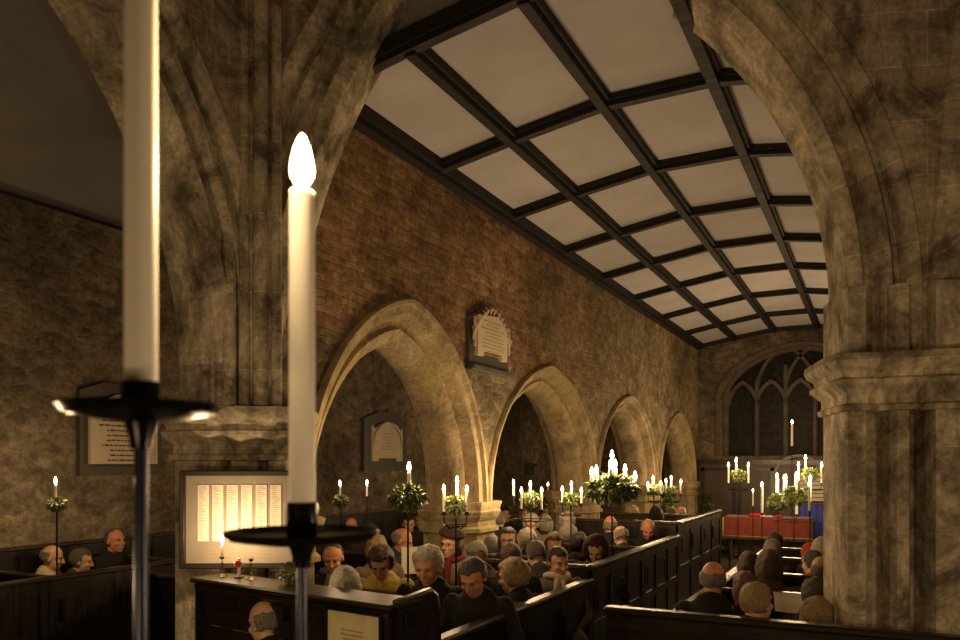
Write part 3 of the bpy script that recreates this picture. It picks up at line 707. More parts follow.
# tall screen at the near end of the nave pews
s0, s1 = Vector((-3.52, 3.27, 0)), Vector((-2.02, 3.05, 0)); sa = math.atan2(s1.y-s0.y, s1.x-s0.x); sw = (s1-s0).length
sc_ = thing('pew_screen', 'tall dark oak screen with moulded rail and framed notice, below the left pier', 'screen', s0, sa)
mb = MB(); 
for k in range(6): mb.box((0, -.012, .05+k*.235), (sw, .012, .05+k*.235+.228), bev=.003)
mb.build('boarding', M['oak_x'], sc_)
mb = MB(); mb.box((0, -.03, 0), (.07, .03, 1.46)); mb.box((sw-.08, -.035, 0), (sw, .035, 1.47)); mb.box((sw*.5, -.022, 0), (sw*.5+.06, .022, 1.44)); mb.box((.07, -.022, 1.32), (sw-.08, .022, 1.40)); mb.build('stile', M['oak'], sc_)
mb = MB(); mb.box((-.02, -.06, 1.46), (sw+.02, .20, 1.49), bev=.01); mb.box((0, -.045, 1.42), (sw, .05, 1.462), bev=.012); mb.build('shelf_rail', M['oak_x'], sc_)
# wing of the screen with a rounded end
wg = thing('pew_wing', 'short dark oak wing panel with sloping rounded top beside the yellow coat', 'panel', (-2.02, 3.07, 0), PI/2-.02)
MB().prism([(0, 1.0), (0, 1.48), (.30, 1.495), (.345, 1.47), (.37, 1.40), (.40, 1.20), (.42, 1.0)], -.015, .015).build('wing_board', M['oak'], wg)
MB().box((0, -.016, 0), (.44, .016, 1.0)).build('lower_board', M['oak'], wg)
mb = MB(); mb.tube([(0, 0, 1.49), (.30, 0, 1.505), (.35, 0, 1.475), (.375, 0, 1.40)], .02, 8); mb.build('cap_rail', M['cap_rail'], wg, smooth=True)
MB().box((.05, -.025, 1.36), (.13, -.014, 1.44), bev=.004).build('latch_plate', M['iron'], wg)
# framed notice on the screen
nt = thing('framed_notice', 'framed cream paper notice fixed low on the tall pew screen', 'notice', (0, 0, 0))
na, nb = onY(329, 606, 3.06), onY(386, 640, 3.03); na = onY(329, 602, 3.10)
nt.location = (na.x, 3.085, na.z-.48); nt.rotation_euler = (0, 0, sa); nw = (nb.x-na.x)
frame_box(MB(), nw, .47, .018, -.03, .005, .004).build('notice_frame', M['iron'], nt)
MB().box((.012, -.012, .012), (nw-.012, -.004, .458)).build('notice_sheet', M['notice_paper'], nt)
for a_ in ((.07, nw-.09, .36, 3, .022, .007, 41), (.09, nw-.12, .27, 2, .024, .008, 42), (.06, nw-.08, .18, 4, .022, .007, 43)): text_rows(MB_ := MB(), a_[0], a_[1], a_[2], a_[3], a_[4], -.012, a_[5], a_[6]); MB_.build('printed_lines', M['letter_soft'], nt)

# right-hand block
GR = 'box pews on the right of the nave aisle'
r_ = thing('box_pew', 'dark oak pew front with plain long top rail in the near right corner', 'pew', (-1.50, 4.70, 0), 0, GR)
a, b = MB(), MB(); panelled(a, b, 2.4, 0, 1.21, 4); a.build('front_panel', M['oak_x'], r_); b.build('panel_frame', M['oak_x'], r_)
MB().box((-.02, -.05, 1.21), (2.4, .05, 1.255), bev=.014).build('cap_rail', M['oak_x'], r_)
MB().box((.0, .03, 0), (.05, .35, 1.2)).build('side_panel', M['oak'], r_)
MB().box((.42, .05, .55), (1.28, .38, .59), bev=.006).build('bench', M['oak_x'], r_)
for y0, y1, z, lb_ in ((5.06, 6.3, 1.17, 'dark oak pew behind the near right front, beside the pier'), (6.3, 7.5, 1.15, 'dark oak pew third from the front on the right'), (7.5, 8.8, 1.15, 'dark oak pew fourth back on the right of the aisle'), (8.8, 10.1, 1.12, 'dark oak pew farthest along on the right of the aisle')):
    r_ = thing('box_pew', lb_, 'pew', (-1.16, y0, 0), 0, GR); D_ = y1-y0; W_ = .86 if y0 < 6 else 1.7
    side_run(0, 0, D_, z, 3, r_); cross_run(D_-.03, .03, W_, z, r_); bench(D_*.45, .05, W_, r_, .12)
    MB().box((.04, .02, 0), (W_, D_-.02, .1)).build('platform', M['floor'], r_)
# altar rail beyond the pews
ar = thing('altar_rail', 'low dark altar rail with turned balusters before the altar', 'altar rail', (-2.9, 15.2, 0))
MB().box((0, -.05, .72), (2.6, .05, .78), bev=.012).build('hand_rail', M['cap_rail'], ar)
for k in range(14): MB().lathe([(.025, 0), (.03, .1), (.016, .2), (.028, .4), (.016, .6), (.025, .72)], (.08+k*.188, 0, 0), 8).build('baluster', M['oak'], ar, smooth=True)
MB().box((0, -.05, 0), (2.6, .05, .05)).build('foot_rail', M['oak_x'], ar)

# ================================================================== FOLIAGE, CANDLES, STANDS
def leaf(mb, p, d, up, L_, W_):
    d = d.normalized(); s_ = d.cross(up)
    if s_.length < .01: s_ = d.cross(Vector((1, .3, .2)))
    s_.normalize(); n_ = s_.cross(d)
    a = p; b = p+d*L_*.4+s_*W_*.5+n_*L_*.06; c_ = p+d*L_-n_*L_*.15; e_ = p+d*L_*.4-s_*W_*.5+n_*L_*.06; m_ = p+d*L_*.5
    mb.face([a, b, m_]); mb.face([b, c_, m_]); mb.face([c_, e_, m_]); mb.face([e_, a, m_])
def foliage(rx, rz, n, L_, seed, droop=.2, mats=('leaf', 'leaf_light', 'leaf_dark'), split=(.6, .85)):
    rn = random.Random(seed); mb = MB()
    for k in range(n):
        v = Vector((rn.gauss(0, 1), rn.gauss(0, 1), rn.gauss(0, 1))).normalized(); q = rn.uniform(.35, 1.0)**.6
        lump = 1+.25*noise.noise(v*2.3+Vector((seed, 0, 0)))
        p = Vector((v.x*rx*q, v.y*rx*q, v.z*rz*q))*lump
        d = (v+Vector((rn.uniform(-.7, .7), rn.uniform(-.7, .7), rn.uniform(-.6, .4)-droop)))
        x = rn.random(); mb.m = 0 if x < split[0] else 1 if x < split[1] else 2
        leaf(mb, p, d, Vector((rn.uniform(-.4, .4), rn.uniform(-.4, .4), 1)), L_*rn.uniform(.6, 1.3), L_*rn.uniform(.25, .5))
    return mb.mesh('leaves', [M[m] for m in mats])
FM = {'s': foliage(.085, .06, 420, .045, 1), 's2': foliage(.085, .065, 420, .045, 2, split=(.35, .8)), 'm': foliage(.125, .08, 650, .055, 3), 'm2': foliage(.12, .09, 650, .055, 4, split=(.45, .8)),
      'big': foliage(.25, .11, 2400, .075, 5, .35, split=(.62, .82)), 'alt': foliage(.22, .17, 2200, .08, 6, .1, split=(.3, .8)), 'far': foliage(.15, .10, 500, .06, 7, split=(.4, .8))}
def wreath(k, p, label, s=1.0, group=None):
    o = link('evergreen_arrangement', FM[k], None, p); o.scale = (s, s, s); o.rotation_euler = (0, 0, random.uniform(0, 6))
    return tag(o, label, 'foliage', group)
CAND = {}
def candle_mesh(h, r):
    key = (round(h, 3), round(r, 4))
    if key not in CAND:
        w_ = MB().lathe([(r*.98, 0), (r, h*.02), (r*.985, h*.3), (r*.97, h*.7), (r*.96, h-.010), (r*.9, h-.002), (r*.6, h-.004), (r*.25, h-.009)], (0, 0, 0), 20).mesh('wax', M['wax'])
        smooth_angle(w_, 40)
        k = r/.011; fh = .055*max(.9, min(k, 1.5)); fr = .0115*max(.9, min(k, 1.6)); z0 = h+.004
        f = MB().lathe([(.0008, z0), (fr*.55, z0+fh*.06), (fr*.95, z0+fh*.2), (fr, z0+fh*.32), (fr*.88, z0+fh*.52), (fr*.62, z0+fh*.76), (fr*.30, z0+fh*.93), (.0004, z0+fh)], (0, 0, 0), 14).mesh('flame', M['flame']); smooth_angle(f, 80)
        wk = MB().tube([(0, 0, h-.012), (.0006, 0, h+.004), (.002, 0, h+.010)], .0012, 6).mesh('wick', M['wick'])
        CAND[key] = (w_, f, wk)
    return CAND[key]
def candle(p, h, r, label, group=None, W=.0, name='candle'):
    t = thing(name, label, 'candle', p, 0, group); a, f, k = candle_mesh(h, r)
    link('wax', a, t); link('flame', f, t); link('wick', k, t)
    if W: lamp((p[0], p[1], p[2]+h+.03), W, .014)
    return t
def stand(base, z, label, arms, wr, clab, group=None, W=1.0, cr=.0115, pan_r=.03, rb=.11, foot=True, bracket=True, each=True):
    """arms: list of (angle deg, radius, dz, candle height, words). z = height of the pan plane."""
    x, y, zg = base
    t = thing('candle_stand', label, 'candle stand', (x, y, zg), 0, group); H_ = z-zg
    MB().tube([(0, 0, .02), (0, 0, H_-.01)], .008, 10).build('pole', M['iron'], t, smooth=True)
    if foot:
        mb = MB().lathe([(.10, 0), (.10, .012), (.03, .03), (.014, .06)], (0, 0, 0), 16); mb.build('foot', M['iron'], t, smooth=True)
    for a, rad, dz, h, wd in arms:
        q = Vector((math.cos(R(a))*rad, math.sin(R(a))*rad, 0)); zz = H_+dz
        mb = MB()
        if rad > .01 and bracket: mb.tube([(0, 0, zz-.10), (q.x*.5, q.y*.5, zz-.115), (q.x*.95, q.y*.95, zz-.07), (q.x, q.y, zz-.005)], .005, 6)
        mb.lathe([(.006, -.008), (pan_r*.8, -.004), (pan_r, .006), (pan_r*.95, .006), (cr+.006, .001), (cr+.003, .02), (cr+.0005, .02), (cr+.0005, .002)], (q.x, q.y, zz), 14); mb.build('arm', M['iron'], t, smooth=True)
        candle((x+q.x, y+q.y, z+dz+.003), h, cr, clab % wd, None, W if each else 0)
    if bracket and len(arms) > 2:
        mb = MB(); n = 28
        mb.tube([(rb*math.cos(2*PI*k/n), rb*math.sin(2*PI*k/n), H_-.10) for k in range(n+1)], .005, 6, cap=False); mb.build('ring', M['iron'], t, smooth=True)
    if wr: wreath(wr[0], (x, y, z+wr[1]), wr[3], wr[2])
    return t
RV, FV = Vector((cT, sT, 0)), Vector((-sT, cT, 0))
def zat(py, d): return CAM_H-(py-HY)*d/FPX
def cstand(px, X=None, Y=None, pan=500, arms=(), wr=None, label='', clab='%s', zg=0.0, W=1.0, foot=True, bracket=True, cr=.0115, group=None):
    p = onX(px, pan, X) if X is not None else onY(px, pan, Y)
    d = p.x*-sT+p.y*cT; z = zat(pan, d); A_ = []
    for dx, yt, yb, dep, wd in arms:
        v = RV*(dx*d/FPX)+FV*dep; rad = v.length; a = math.degrees(math.atan2(v.y, v.x))
        zb_ = zat(yb, d); A_.append((a, rad, zb_-z, zat(yt, d)-zb_, wd))
    w_ = None
    if wr: w_ = (wr[0], zat(wr[1], d)-z, wr[2], wr[3])
    rb = max([a[1] for a in A_]+[.05])
    return stand((p.x, p.y, zg), z, label, A_, w_, clab, group, W, cr, .026, rb, foot, bracket)
# north aisle, left
cstand(57, X=-6.3, pan=503, arms=[(-1.5, 484, 500, 0, '')], wr=('s', 504, .85, 'small evergreen cluster under the lone candle at the far left'), label='slender iron candle stand in the left aisle carrying one candle', clab='lone lit candle above greenery at the far left, before the aisle wall%s', W=3)
cstand(341, X=-5.2, pan=499, arms=[(-1, 486, 499, 0, '')], wr=('s', 501, .9, 'small dark evergreen cluster left of the bare candle stand under first arch'), label='iron candle stand with greenery below the cream tablet, left one', clab='lit candle over greenery, just right of the tall foreground candle%s', W=1.6)
cstand(367, X=-5.2, pan=498, arms=[(0, 485, 498, 0, '')], label='thin bare iron candle stand with no greenery, under the first arch', clab='lit candle on a bare stand below the cream wall tablet%s', W=1.6)
# nave, on the left pews
cstand(408, X=-3.0, pan=488, arms=[(1, 472, 489, 0, '')], wr=('m', 498, .95, 'spreading evergreen bunch under the tallest candle of the left pews'), label='iron candle stand rising in front of the man with a white sheet', clab='tall lit candle above spreading greenery right of the cream tablet%s', W=1.84, cr=.014)
cstand(456, X=-2.95, pan=513, arms=[(-12, 492, 514, -.02, 'left'), (1, 484, 503, .04, 'middle'), (11, 493, 514, -.03, 'right')], wr=('s2', 505, .95, 'round pale green posy amid three candles at the first pier'), label='three-armed iron candle stand in front of the woman in a beret', clab='%s lit candle of the three-armed stand before the first pier', W=1.15)
cstand(531, X=-3.1, pan=510, arms=[(-17, 486, 498, .12, 'far left'), (-10, 493, 510, -.08, 'near left'), (0, 487, 500, .1, 'centre back'), (10, 493, 511, -.08, 'near right')], wr=('m', 499, .75, 'loose evergreen bunch amid four candles under the second arch'), label='four-armed iron candle stand under the second arch', clab='%s lit candle of the four-armed stand under the second arch', W=1.15)
cstand(549, X=-4.9, pan=500, arms=[(-1, 486, 497, 0, '')], wr=('m2', 498, .8, 'dark evergreen bunch behind the four-armed stand'), label='single iron candle stand in the aisle behind the four-armed stand', clab='lit candle in the aisle, just right of the four-armed stand%s', W=1.72)
cstand(571, X=-2.85, pan=506, arms=[(-9, 492, 504, -.03, 'left'), (1, 487, 499, .05, 'middle'), (10, 493, 505, -.03, 'right')], wr=('s', 500, 1.0, 'small round evergreen posy amid three candles left of the great wreath'), label='three-armed iron candle stand just left of the great wreath', clab='%s lit candle of the three-armed stand left of the great wreath', W=1.15)
cstand(612, X=-2.3, pan=474, arms=[(0, 459, 474, 0, 'tall thick central'), (-14, 474, 482, .1, 'small left front'), (-21, 476, 484, -.05, 'small far left'), (-4, 469, 478, -.14, 'small front left'), (6, 468, 477, .16, 'small back'), (15, 473, 481, .1, 'small right back'), (22, 480, 490, -.05, 'small far right')], wr=('big', 489, .98, 'great spreading evergreen wreath at the centre of the nave pews'), label='tall iron stand carrying the great candle wreath on the left pews', clab='%s lit candle of the great evergreen wreath', W=1.26, cr=.02)
cstand(654, X=-2.6, pan=494, arms=[(-6, 487, 494, 0, 'left'), (0, 481, 490, .05, 'middle'), (6, 486, 495, -.05, 'right')], wr=('m', 490, .75, 'left one of two small green bunches at the fourth arch'), label='iron candle stand, left of the pair near the fourth arch', clab='%s lit candle of the left stand near the fourth arch', W=1.15, cr=.013)
cstand(671, X=-2.75, pan=495, arms=[(-5, 483, 494, 0, 'left'), (1, 480, 490, .05, 'middle'), (9, 484, 495, -.05, 'right')], wr=('m2', 492, .8, 'right one of two small green bunches at the fourth arch'), label='iron candle stand, right of the pair near the fourth arch', clab='%s lit candle of the right stand near the fourth arch', W=1.15, cr=.013)
p = onX(668, 503, -3.36); wreath('far', (p.x, p.y, p.z), 'dark hanging bush of greenery on the far arcade pier', 1.0)
# sanctuary stands
cstand(738, Y=14.6, pan=484, arms=[(-10, 467, 484, -.02, 'left'), (0, 462, 476, .1, 'middle'), (10, 467, 484, -.02, 'right')], wr=('far', 475, .95, 'round green arrangement amid three candles left of the altar'), label='tall iron stand with three candles left of the altar', clab='%s lit candle of the tall stand left of the altar', W=2.4, cr=.016)
cstand(810, Y=14.0, pan=484, arms=[(-12, 467, 482, -.02, 'left'), (-2, 460, 474, .1, 'middle'), (11, 467, 484, -.02, 'right')], wr=('far', 474, .95, 'round green arrangement amid three candles beside the right pier'), label='tall iron stand with three candles right of the altar by the pier', clab='%s lit candle of the tall stand right of the altar', W=2.4, cr=.016)
cstand(792, Y=17.0, pan=447, arms=[(0, 424, 447, 0, '')], label='very tall iron stand holding one candle against the east window', clab='highest lit candle, alone before the dark east window%s', W=3.3, cr=.024, zg=.15)
cstand(762, Y=13.4, pan=513, arms=[(0, 487, 514, 0, '')], label='iron stand with one thick candle before the altar, left', clab='thick lit candle before the left part of the altar%s', W=3.0, cr=.022)
cstand(753, Y=16.2, pan=507, arms=[(0, 492, 507, 0, '')], label='small iron stand with one slim candle behind the thick left candle', clab='small slim lit candle left of the altar candles%s', W=1.5, cr=.012, zg=.15)
cstand(778, Y=13.8, pan=496, arms=[(-1, 478, 494, 0, 'tall'), (3, 482, 496, .15, 'lower')], wr=('alt', 502, .70, 'bushy green arrangement in front of the altar, left of two'), label='iron stand with two candles and dense greenery before the altar', clab='%s lit candle over the left bush before the altar', W=2.4, cr=.022)
cstand(794, Y=13.4, pan=515, arms=[(-6, 480, 500, .15, 'far left'), (0, 477, 515, -.1, 'tall front'), (6, 478, 500, .15, 'back right'), (-1, 480, 500, .3, 'hindmost')], wr=('alt', 496, .78, 'bushy bright green arrangement in front of the altar, right of two'), label='iron stand with four candles before the middle of the altar', clab='%s lit candle over the right bush before the altar', W=2.4, cr=.022)
cstand(810, Y=12.6, pan=512, arms=[(-2, 486, 512, -.05, 'left'), (3, 481, 504, .1, 'right')], label='iron stand with two candles by the pier, right of the altar', clab='%s lit candle of the two right of the altar by the pier', W=2.4, cr=.018)
# fir tree in the far left corner of the sanctuary
ft = thing('potted_fir', 'dark little fir tree standing left of the altar', 'plant', (-3.0, 15.9, .15))
MB().tube([(0, 0, .2), (0, 0, 1.35)], [.03, .008], 8).build('trunk', M['oak'], ft)
MB().lathe([(.12, 0), (.16, .26), (.17, .28), (.15, .28), (.14, .25)], (0, 0, 0), 16).build('pot', M['slate'], ft, smooth=True)
rn = random.Random(3); mb = MB()
for k in range(1500):
    z = rn.uniform(.35, 1.4); a = rn.uniform(0, 2*PI); r0 = (1.45-z)*.42*rn.uniform(.2, 1); mb.m = 0 if rn.random() < .8 else 1
    leaf(mb, Vector((math.cos(a)*r0, math.sin(a)*r0, z-.12*r0)), Vector((math.cos(a), math.sin(a), -.3+rn.uniform(-.4, .4))), Vector((0, 0, 1)), .09, .03)
mb.build('needles', [M['leaf_dark'], M['leaf']], ft, fix=False)

# on the screen shelf, before the board of names
def shelf(px, t_): return s0+(s1-s0)*t_+Vector((0, 0, 1.491))
ps = [onY(222, 572, 3.33), onY(239, 575, 3.33), onY(251, 575, 3.33)]
for p in ps: p.z = 1.491
def candlestick(p, label, lit, clab, h):
    t = thing('glass_candlestick', label, 'candlestick', p)
    MB().lathe([(.030, 0), (.031, .004), (.012, .012), (.006, .03), (.008, .055), (.005, .075), (.006, .10)], (0, 0, 0), 20).build('stem', M['glass'], t, smooth=50)
    MB().lathe([(.007, .10), (.013, .105), (.013, .118), (.0075, .118), (.0075, .108)], (0, 0, 0), 16).build('brass_cup', M['brass'], t, smooth=50)
    if lit: candle((p[0], p[1], p[2]+.110), h, .0075, clab, None, lit)
candlestick(ps[0], 'glass candlestick with lit candle at the left end of the screen shelf', 2.4, 'thin lit candle in the glass candlestick, glowing on the names board', .085)
candlestick(ps[2], 'empty glass candlestick right of the poppy cross', 0, '', 0)
cr_ = thing('poppy_cross', 'small wooden remembrance cross with red poppy on the screen shelf', 'cross', ps[1], .3)
mb = MB(); mb.box((-.009, -.004, 0), (.009, .004, .115), bev=.0015); mb.box((-.032, -.004, .072), (.032, .004, .09), bev=.0015); mb.build('cross', M['paper'], cr_)
MB().lathe([(.004, 0), (.018, .004), (.02, .008), (.012, .006)], (0, 0, 0), 12).build('poppy', M['red'], cr_, smooth=True, loc=(0, -.006, .081)).rotation_euler = (PI/2, 0, 0)
MB().box((-.02, -.02, 0), (.02, .02, .008)).build('foot', M['oak'], cr_)
p = onY(290, 577, 3.30); wreath('s2', (p.x, p.y+.02, 1.55), 'pale green sprig lying on the screen shelf beside the large candle', .75)

# the two large foreground candles on their stands
def big_stand(px, d, z_pan, z_cup, z_top, label, clab, W, tray_r, tilt=0):
    v = RV*((px-480)/FPX*d)+FV*d
    t = thing('candle_stand', label, 'candle stand', (v.x, v.y, 0), 0)
    MB().tube([(0, 0, .03), (0, 0, z_pan*.5), (0, 0, z_pan)], [.011, .0095, .008], 16).build('pole', M['pole'], t, smooth=True)
    MB().lathe([(.012, z_pan-.045), (.014, z_pan-.03), (.02, z_pan-.012), (tray_r*.55, z_pan-.008), (tray_r*.93, z_pan-.001), (tray_r, z_pan+.008), (tray_r*.985, z_pan+.011), (tray_r*.92, z_pan+.004), (.02, z_pan+.002)], (0, 0, 0), 48).build('drip_tray', M['iron_gloss'], t, smooth=40)
    c_ = MB().lathe([(.022, z_pan+.002), (.0235, z_pan+.006), (.0235, z_cup-.004), (.0225, z_cup), (.0205, z_cup), (.0205, z_pan+.01)], (0, 0, 0), 32).build('cup', M['iron_gloss'], t, smooth=40)
    for a in (90, 210, 330):
        MB().tube([(0, 0, .22), (math.cos(R(a))*.12, math.sin(R(a))*.12, .14), (math.cos(R(a))*.24, math.sin(R(a))*.24, .012)], [.010, .009, .011], 8).build('leg', M['iron'], t, smooth=True)
    candle((v.x, v.y, z_pan+.012), z_top-z_pan-.012, .0195 if d < 1 else .0200, clab, None, W)
M['pole'] = simple('pole_blue_reflection', (.02, .028, .07), .3, .3)  # glossy iron pole; its bluish reflection is put into the base colour
big_stand(141, .94, 2.213, 2.25, 2.78, 'iron candle stand with flat tray at far left foreground', 'very large cream candle at the left foreground, its flame above the picture', 3.6, .095)
CAND.clear()
big_stand(302, 1.17, 2.038, 2.092, 2.566, 'iron candle stand with round drip tray in the centre-left foreground', 'large lit cream candle in the foreground with tall white flame', 2.6, .115)

# ================================================================== PEOPLE
def cap_mesh(bm, p0, p1, r0, r1, n=12, sx=1.0, sy=1.0):
    """closed tapered capsule; cross-section scaled by sx (world x) / sy"""
    p0, p1 = Vector(p0), Vector(p1); d = p1-p0; L_ = max(d.length, 1e-4); d = d/L_
    a = Vector((0, 0, 1)) if abs(d.z) < .9 else Vector((0, 1, 0)); u = d.cross(a).normalized(); v = d.cross(u); rings = []
    for th in (-80, -50, -20): rings.append((p0+d*r0*math.sin(R(th)), r0*math.cos(R(th))))
    rings += [(p0, r0), (p0.lerp(p1, .33), r0*.67+r1*.33), (p0.lerp(p1, .66), r0*.34+r1*.66), (p1, r1)]
    for th in (20, 50, 80): rings.append((p1+d*r1*math.sin(R(th)), r1*math.cos(R(th))))
    vs = []
    for c_, r_ in rings:
        row = []
        for j in range(n):
            q = (u*math.cos(2*PI*j/n)+v*math.sin(2*PI*j/n))*r_; q = Vector((q.x*sx, q.y*sy, q.z)); row.append(bm.verts.new(c_+q))
        vs.append(row)
    for k in range(len(vs)-1):
        for j in range(n): bm.faces.new((vs[k][j], vs[k][(j+1) % n], vs[k+1][(j+1) % n], vs[k+1][j]))
    bm.faces.new(vs[0][::-1]); bm.faces.new(vs[-1])
def ell(bm, c_, r_, Mx=None, sub=3):
    m_ = Matrix.Translation(c_) @ Matrix.Diagonal((*r_, 1))
    if Mx is not None: m_ = Mx @ m_
    bmesh.ops.create_icosphere(bm, subdivisions=sub, radius=1, matrix=m_)
def capM(bm, Mx, p0, p1, r0, r1, n=10): cap_mesh(bm, Mx @ Vector(p0), Mx @ Vector(p1), r0, r1, n)
def bake(name, bm, voxel, smooth=2, disp=0, seed=0):
    bmesh.ops.recalc_face_normals(bm, faces=bm.faces)
    me = bpy.data.meshes.new(name); bm.to_mesh(me); bm.free()
    o = bpy.data.objects.new(name, me); C.objects.link(o)
    m_ = o.modifiers.new('r', 'REMESH'); m_.mode = 'VOXEL'; m_.voxel_size = voxel
    if smooth: s_ = o.modifiers.new('s', 'SMOOTH'); s_.iterations = smooth; s_.factor = .5
    dg = bpy.context.evaluated_depsgraph_get(); dg.update()
    out = bpy.data.meshes.new_from_object(o.evaluated_get(dg)); out.name = name
    bpy.data.objects.remove(o); bpy.data.meshes.remove(me)
    if disp:
        for v in out.vertices:
            nz = noise.noise(Vector((v.co.x*7, v.co.y*7, v.co.z*4))+Vector((seed, 0, 0)))+.5*noise.noise(v.co*16)
            v.co += v.normal*nz*disp
    for p in out.polygons: p.use_smooth = True
    out.materials.clear(); out.materials.append(None)
    return out
def head_geo(bm, H):
    ell(bm, (0, -.008, .028), (.074, .094, .092), H); ell(bm, (0, .024, -.035), (.060, .068, .078), H); ell(bm, (0, .058, -.088), (.030, .028, .022), H)
    ell(bm, (0, .020, -.07), (.050, .055, .045), H); ell(bm, (0, .074, .032), (.050, .018, .013), H)
    capM(bm, H, (0, .090, .018), (0, .112, -.022), .008, .0125, 8); ell(bm, (0, .098, -.026), (.017, .012, .008), H, 2)
    ell(bm, (0, .084, -.056), (.024, .013, .006), H, 2); ell(bm, (0, .082, -.067), (.020, .012, .006), H, 2)
    for q in (-1, 1): ell(bm, (q*.036, .066, -.022), (.022, .022, .022), H, 2); ell(bm, (q*.077, -.006, -.008), (.009, .019, .031), H, 2)
POSES = {}
def make_pose(key, lean, yaw, pitch, arms):
    piv = Vector((0, 0, .56)); Lm = Matrix.Translation(piv) @ Matrix.Rotation(-lean, 4, 'X') @ Matrix.Translation(-piv)
    T = lambda p: Lm @ Vector(p)
    hp = T((0, .035, 1.17)); H = Matrix.Translation(hp) @ Matrix.Rotation(yaw, 4, 'Z') @ Matrix.Rotation(pitch, 4, 'X')
    J = {}
    for q in (-1, 1):
        sh = T((q*.175, -.005, .975))
        if arms == 'read': el, wr_ = T((q*.225, .09, .74)), T((q*.085, .31, .83))
        elif arms == 'down': el, wr_ = T((q*.24, .02, .70)), Vector((q*.12, .27, .60))
        else: el, wr_ = T((q*.25, .0, .72)), Vector((q*.07, .24, .63))
        J[q] = (sh, el, wr_)
    def body():
        bm = bmesh.new()
        head_geo(bm, H)
        cap_mesh(bm, T((0, -.005, 1.00)), hp+Vector((0, -.02, -.06)), .060, .052)
        cap_mesh(bm, T((0, 0, .60)), T((0, .005, .78)), .115, .105, 14, 1.2, .85); cap_mesh(bm, T((0, .005, .76)), T((0, 0, .93)), .115, .125, 14, 1.25, .82)
        cap_mesh(bm, T((-.12, -.01, .97)), T((.12, -.01, .97)), .058, .058); cap_mesh(bm, T((0, 0, .95)), T((0, 0, 1.04)), .09, .055)
        cap_mesh(bm, (-.07, 0, .55), (.07, 0, .55), .11, .11)
        for q in (-1, 1):
            sh, el, wr_ = J[q]; cap_mesh(bm, sh, el, .054, .041); cap_mesh(bm, el, wr_, .041, .026)
            dr = (wr_-el).normalized(); inn = Vector((-q, 0, 0)); inn = (inn-dr*inn.dot(dr)).normalized(); nn = dr.cross(inn)*q
            pc = wr_+dr*.055; 
            for k, (o_, l1, l2) in enumerate(((-.030, .032, .026), (-.010, .037, .030), (.011, .034, .028), (.030, .026, .020))):
                a0 = wr_+dr*.02+inn*(-o_)*.5; a1 = wr_+dr*.085+inn*(-o_); a2 = a1+dr*l1+nn*-.012; a3 = a2+dr*l2*.6+nn*-.02
                cap_mesh(bm, a0, a1, .014, .0105, 8); cap_mesh(bm, a1, a2, .0095, .0085, 8); cap_mesh(bm, a2, a3, .0085, .007, 8)
            t0 = wr_+dr*.03+inn*.022; t1 = t0+dr*.035+inn*.028; t2 = t1+dr*.03+inn*.006+nn*-.008
            cap_mesh(bm, wr_+dr*.01, t0, .016, .014, 8); cap_mesh(bm, t0, t1, .0125, .010, 8); cap_mesh(bm, t1, t2, .010, .008, 8)
            cap_mesh(bm, (q*.09, .02, .54), (q*.11, .43, .53), .085, .060); cap_mesh(bm, (q*.11, .43, .53), (q*.11, .45, .10), .055, .036); cap_mesh(bm, (q*.11, .43, .06), (q*.12, .58, .035), .036, .028)
        return bake('body', bm, .0075, 2)
    def coat():
        bm = bmesh.new()
        cap_mesh(bm, T((0, 0, .58)), T((0, .0, .78)), .142, .132, 16, 1.22, .92); cap_mesh(bm, T((0, 0, .76)), T((0, 0, .93)), .138, .145, 16, 1.24, .88)
        cap_mesh(bm, T((-.145, -.01, .965)), T((.145, -.01, .965)), .060, .060); cap_mesh(bm, T((0, -.01, .96)), T((0, -.01, 1.035)), .105, .078)
        for q in (-1, 1):
            sh, el, wr_ = J[q]; cap_mesh(bm, sh, el, .065, .052); cap_mesh(bm, el, el.lerp(wr_, .93), .056, .040)
            cap_mesh(bm, T((q*.07, .03, .58)), (q*.10, .26, .555), .12, .10)
            cap_mesh(bm, T((q*.055, .07, .99)), T((q*.045, .125, .86)), .026, .02)   # lapels
            ell(bm, T((q*.05, -.02, 1.055)), (.045, .05, .03))
        return bake('coat', bm, .012, 2, .007, hash(key) % 7)
    def legs():
        bm = bmesh.new()
        cap_mesh(bm, (-.07, 0, .54), (.07, 0, .54), .115, .115)
        for q in (-1, 1): cap_mesh(bm, (q*.09, .02, .54), (q*.11, .43, .53), .100, .074); cap_mesh(bm, (q*.11, .43, .53), (q*.11, .45, .10), .070, .058)
        return bake('trousers', bm, .014, 2, .004, 3)
    def shoes():
        bm = bmesh.new()
        for q in (-1, 1): cap_mesh(bm, (q*.11, .42, .05), (q*.12, .60, .04), .048, .038); ell(bm, (q*.11, .42, .05), (.045, .06, .05), None, 2)
        return bake('shoes', bm, .012, 1)
    POSES[key] = (body(), coat(), legs(), shoes(), H, T, J)
def radial(bmf, f, sub=4):
    bm = bmesh.new(); bmesh.ops.create_icosphere(bm, subdivisions=sub, radius=1)
    for v in bm.verts: v.co = f(v.co.normalized())
    bmesh.ops.recalc_face_normals(bm, faces=bm.faces)
    me = bpy.data.meshes.new(bmf); bm.to_mesh(me); bm.free()
    for p in me.polygons: p.use_smooth = True
    me.materials.append(None); return me
